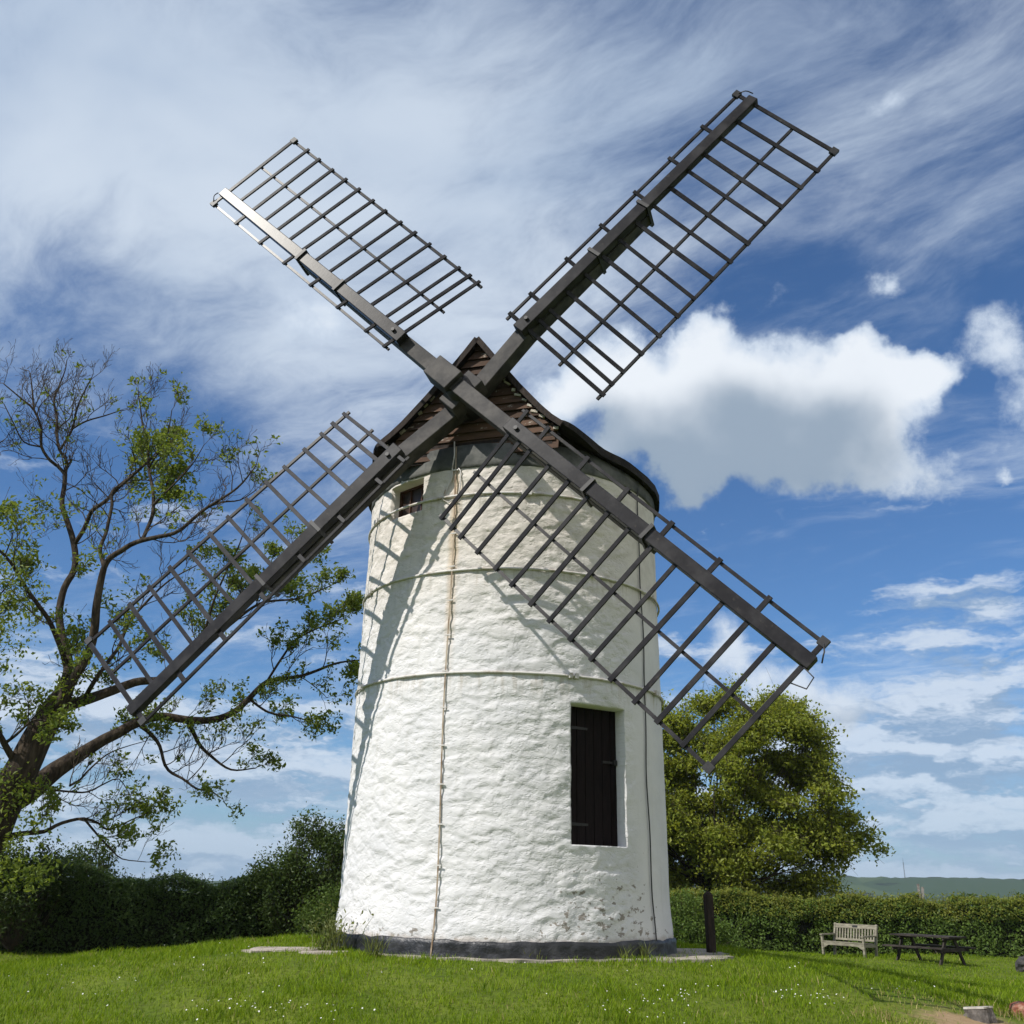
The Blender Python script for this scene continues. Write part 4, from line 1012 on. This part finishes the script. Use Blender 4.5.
def weed(px, py, h, n, spread, seed, label, leafy=0):
    g = np.random.default_rng(seed); p = ground_hit(px, py); mb = MB(); V = []; F = []; T = []
    for k in range(n):
        b = np.array([g.normal()*spread*.4, g.normal()*spread*.3, -.02]); d = np.array([g.normal()*.35, g.normal()*.3, 1]); hh = h*(.5+.6*g.random()); th = g.random()*6.3; w = .007
        e = np.array([math.cos(th)*w, math.sin(th)*w, 0]); m1 = b+d*hh*.55; tip = b+d*hh+np.array([d[0], d[1], -.25])*hh*.35
        i = len(V); V += [b-e, b+e, m1+e*.8, m1-e*.8, tip]; F.append((i, i+1, i+2, i+3)); T.append((i+3, i+2, i+4))
        for q in range(leafy):
            c = b+d*hh*(.3+.7*g.random())+g.normal(size=3)*.04; s = g.normal(size=3)*.02; r_ = g.normal(size=3)*.012; i = len(V)
            V += [c-s, c+r_, c+s, c-r_]; F.append((i, i+1, i+2, i+3))
    o = link_np('weed_clump', V, [np.array(F), np.array(T)], M['weed']); o.location = (p[0], p[1], float(gz(p[0], p[1])))
    tag(o, label, 'weeds', 'weeds along the foot of the tower')
M['weed'] = leaf_mat('weed_leaves', [(.07, .10, .02), (.15, .17, .05), (.10, .12, .035)], .3, 2)
weed(334, 951, .62, 70, .34, 1, 'tallest leafy weed clump, against the left edge of the tower foot', 4)
weed(375, 957, .40, 46, .16, 2, 'thin weed clump in front of the dark plinth, beside the tall leafy one')
weed(530, 960, .20, 70, .18, 3, 'low dense tuft in front of the middle of the plinth')
weed(626, 960, .28, 30, .12, 4, 'slender weed below the left of the vertical cable')
weed(645, 959, .34, 36, .14, 5, 'arching grassy tuft at the foot of the vertical cable')

# ------------------------------------------------------------------ post, bench, picnic table, stones
def build_post():
    y = -.45; a, b = at(711, 894, y), at(712, 958, y); x = b[0]; z0 = min(float(gz(x, y)), b[2]); h = a[2]-z0
    t = tag(empty('wooden_post', (x, y, z0)), 'stout dark timber post standing alone in the grass beside the tower', 'post')
    mb = MB(); mb.bar((0, 0, -.2), (-.015, 0, h), .13, .12, (.95, .3, 0), .96); mb.build('shaft', M['postwood'], t, bevel=.015)
    mb = MB(); mb.bar((-.015, 0, h), (-.016, 0, h+.04), .115, .105, (.95, .3, 0), .35); mb.build('weathered_top', M['postwood'], t, bevel=.01)
build_post()
def build_bench():
    p = at(850, 951, 17.0); x, y = p[0], 17.0; z0 = float(gz(x, y))
    t = tag(empty('garden_bench', (x, y, z0), R_(-58)), 'silvery slatted wooden bench with arms and a small dark plaque, against the hedge', 'bench')
    W, D = 1.72, .62; X = W/2-.035
    for sx in (-1, 1):
        mb = MB(); mb.bar((sx*X, -D/2, 0), (sx*X, -D/2, .60), .07, .07, (1, 0, 0)); mb.build('leg', M['teak'], t)
        mb = MB(); mb.bar((sx*X, D/2-.08, 0), (sx*X, D/2-.03, .45), .07, .07, (1, 0, 0)); mb.bar((sx*X, D/2-.03, .45), (sx*X, D/2+.09, .98), .07, .069, (1, 0, 0)); mb.build('leg', M['teak'], t)
        mb = MB(); mb.bar((sx*X, -D/2-.06, .625), (sx*X, D/2+.01, .645), .10, .045, (1, 0, 0)); mb.build('armrest', M['teak'], t)
        mb = MB(); mb.bar((sx*X, -D/2+.035, .36), (sx*X, D/2-.07, .36), .05, .09, (1, 0, 0)); mb.build('side_rail', M['teak'], t)
    mb = MB()
    for k in range(6): yy = -D/2-.01+k*.092; mb.bar((-X-.02+.06, yy+.03, .43-.004*k), (X+.02-.06, yy+.03, .43-.004*k), .078, .026, (0, 1, 0))
    mb.build('seat', M['teak'], t)
    # shaped apron under the front of the seat
    mb = MB(); n = 16; V = []
    for k in range(n+1):
        u = -1+2*k/n; zb = .33-.10*float(sstep(.72, 1.0, abs(u))); V += [(u*(X-.035), -D/2+.015, zb), (u*(X-.035), -D/2+.015, .41), (u*(X-.035), -D/2-.015, .41), (u*(X-.035), -D/2-.015, zb)]
    F = []
    for k in range(n):
        b = 4*k
        for q in range(4): F.append((b+q, b+(q+1) % 4, b+4+(q+1) % 4, b+4+q))
    mb.add(V, F); mb.build('apron', M['teak'], t)
    mb = MB(); mb.bar((-X+.035, D/2+.068, .90), (X-.035, D/2+.068, .90), .13, .04, (0, .2, 1)); tr = mb.build('top_rail', M['teak'], t)
    mb = MB(); mb.bar((-.10, D/2+.038, .905), (.10, D/2+.038, .905), .055, .012, (0, .2, 1)); mb.build('plaque', M['plaque'], tr)
    mb = MB(); mb.bar((-X+.035, D/2-.008, .50), (X-.035, D/2-.008, .50), .06, .035, (0, .2, 1)); mb.build('back_rail', M['teak'], t)
    for k in range(14):
        u = -X+.035+(k+.5)*(2*X-.07)/14; mb = MB(); mb.bar((u, D/2-.003, .525), (u, D/2+.058, .84), .052, .02, (1, 0, 0)); mb.build('back_slat', M['teak'], t)
build_bench()
def build_table():
    p = at(930, 958, 14.4); x, y = p[0], 14.4; z0 = float(gz(x, y))
    t = tag(empty('picnic_table', (x, y, z0), R_(-56)), 'dark brown wooden picnic table with attached seats next to the bench', 'picnic table')
    mb = MB()
    for k in range(6): yy = -.37+k*.148; mb.bar((-1.0, yy, .735), (1.0, yy, .735), .138, .042, (0, 1, 0))
    mb.build('tabletop', M['darkwood'], t)
    for s in (-1, 1):
        mb = MB()
        for k in range(2): mb.bar((-1.0, s*(.66+.135*k), .44), (1.0, s*(.66+.135*k), .44), .125, .042, (0, 1, 0))
        mb.build('seat', M['darkwood'], t)
    for sx in (-.72, .72):
        for s in (-1, 1):
            mb = MB(); mb.bar((sx, s*.60, -.03), (sx, s*.20, .70), .045, .105, (1, 0, 0)); mb.build('leg', M['darkwood'], t)
        mb = MB(); mb.bar((sx+.05, -.82, .39), (sx+.05, .82, .39), .045, .10, (1, 0, 0)); mb.build('seat_bearer', M['darkwood'], t)
        mb = MB(); mb.bar((sx+.05, -.42, .685), (sx+.05, .42, .685), .045, .07, (1, 0, 0)); mb.build('top_bearer', M['darkwood'], t)
build_table()
def lump(name, p, size, m, seed, label, cat, sub=24):
    a = np.linspace(0, 2*np.pi, sub, endpoint=False); b = np.linspace(-.5, .5, 13)*np.pi; A, B = np.meshgrid(a, b)
    D = np.stack([np.cos(A)*np.cos(B), np.sin(A)*np.cos(B), np.sin(B)], -1)
    r = 1+.45*fbm(D*1.9+seed*3.1, 5, .6); D = D*np.abs(D)**-.25 if False else D
    V = (D*r[..., None]*np.array(size)).reshape(-1, 3); I = np.arange(A.size).reshape(A.shape); J = np.roll(I, -1, 1)
    o = link_np(name, V, [np.stack([I[:-1], J[:-1], J[1:], I[1:]], -1).reshape(-1, 4)], m); o.location = p
    tag(o, label, cat); return o
def build_stones():
    g = np.random.default_rng(5); p = ground_hit(980, 1019); z0 = float(gz(p[0], p[1]))
    t = tag(empty('tree_stump', (p[0], p[1], z0)), 'low sawn stump with a pale flat top in bare soil', 'stump')
    a = np.linspace(0, 2*np.pi, 30, endpoint=False); V = []; k = .165*(1+.10*np.sin(a*3+1)+.06*np.sin(a*7)); hs = ((-.1, 1.25), (.02, 1.12), (.07, 1.0), (.11, .99))
    for h, q in hs:
        for i in range(30): V.append((k[i]*q*math.cos(a[i])*(1+.04*math.sin(i*2.4)), k[i]*q*math.sin(a[i]), h+.02*math.cos(a[i]+1)*(h > .05)))
    I = np.arange(120).reshape(4, 30); J = np.roll(I, -1, 1)
    link_np('bark_sides', V, [np.stack([I[:-1], J[:-1], J[1:], I[1:]], -1).reshape(-1, 4)], M['stump'], t)
    mb = MB(); top = [(x*1.03, y*1.03, z+.004) for x, y, z in V[90:]]; mb.add(top+[(x, y, z+.02) for x, y, z in top], [tuple(range(30, 60))]+[(i, (i+1) % 30, 30+(i+1) % 30, 30+i) for i in range(30)]); mb.build('sawn_top', M['sawn'], t)
    p = ground_hit(1026, 1018); lump('brick_rubble', (p[0], p[1], float(gz(p[0], p[1]))+.06), (.21, .17, .13), M['brick'], 7, 'reddish broken lump of old brickwork near the stump', 'rubble')
    p = ground_hit(1026, 972); lump('boulder', (p[0]+.05, p[1], float(gz(p[0], p[1]))+.12), (.30, .24, .27), M['rock'], 2, 'dark grey rounded boulder on the grass beyond the picnic table', 'boulder')
    # split weathered stake above the hedge
    y = 19.9; q = at(921, 896, y); b = at(921, 884, y); z0 = float(gz(q[0], y)); t = tag(empty('weathered_stake', (q[0], y, z0)), 'pale split stake poking up from the hedge above the picnic table', 'stake')
    H = b[2]-z0; mb = MB(); mb.bar((0, 0, 0), (-.06, 0, H), .10, .09, (1, 0, 0), .7); mb.build('stake_shaft', M['greywood'], t)
    mb = MB(); mb.bar((.05, .02, H-.55), (.10, .02, H-.10), .10, .07, (1, .2, 0), .8); mb.build('split_piece', M['greywood'], t)
    # mast on the ridge
    d = ray(905, 878); d = d/np.linalg.norm(d[:2]); D = 1195.0; P = CAM+d*D; t = tag(empty('radio_mast', (P[0], P[1], P[2]-3)), 'tall thin lattice mast on the far hill', 'mast')
    mb = MB()
    for k in range(3):
        c, s = math.cos(k*2.094)*.55, math.sin(k*2.094)*.55; mb.bar((c, s, 0), (c*.6, s*.6, 19), .16, .16, (1, 0, 0))
    for k in range(16):
        for q in range(3):
            a0, a1 = q*2.094, (q+1)*2.094; f0, f1 = .55*(1-.4*k/16), .55*(1-.4*(k+1)/16); mb.bar((math.cos(a0)*f0, math.sin(a0)*f0, k*19/16), (math.cos(a1)*f1, math.sin(a1)*f1, (k+1)*19/16), .07, .07, (0, .3, 1))
    mb.build('lattice_tower', M['mast'], t)
    mb = MB(); mb.tube([(0, 0, 19), (0, 0, 23.5)], [.14, .08], 6); mb.build('aerial', M['mast'], t)
build_stones()

# ------------------------------------------------------------------ the air between here and the far ridge
def build_haze():
    m = bpy.data.materials.new('haze_air'); m.use_nodes = True; t = m.node_tree; t.nodes.clear()
    out = t.nodes.new('ShaderNodeOutputMaterial'); v = t.nodes.new('ShaderNodeVolumePrincipled')
    v.inputs['Color'].default_value = (.80, .90, 1.0, 1); v.inputs['Density'].default_value = .00015; v.inputs['Anisotropy'].default_value = .2
    t.links.new(v.outputs[0], out.inputs['Volume'])
    mb = MB(); mb.box((0, 500, 10), (4200, 3000, 62)); o = mb.build('haze', m); tag(o, 'thin summer haze', 'haze', kind='stuff')
build_haze()
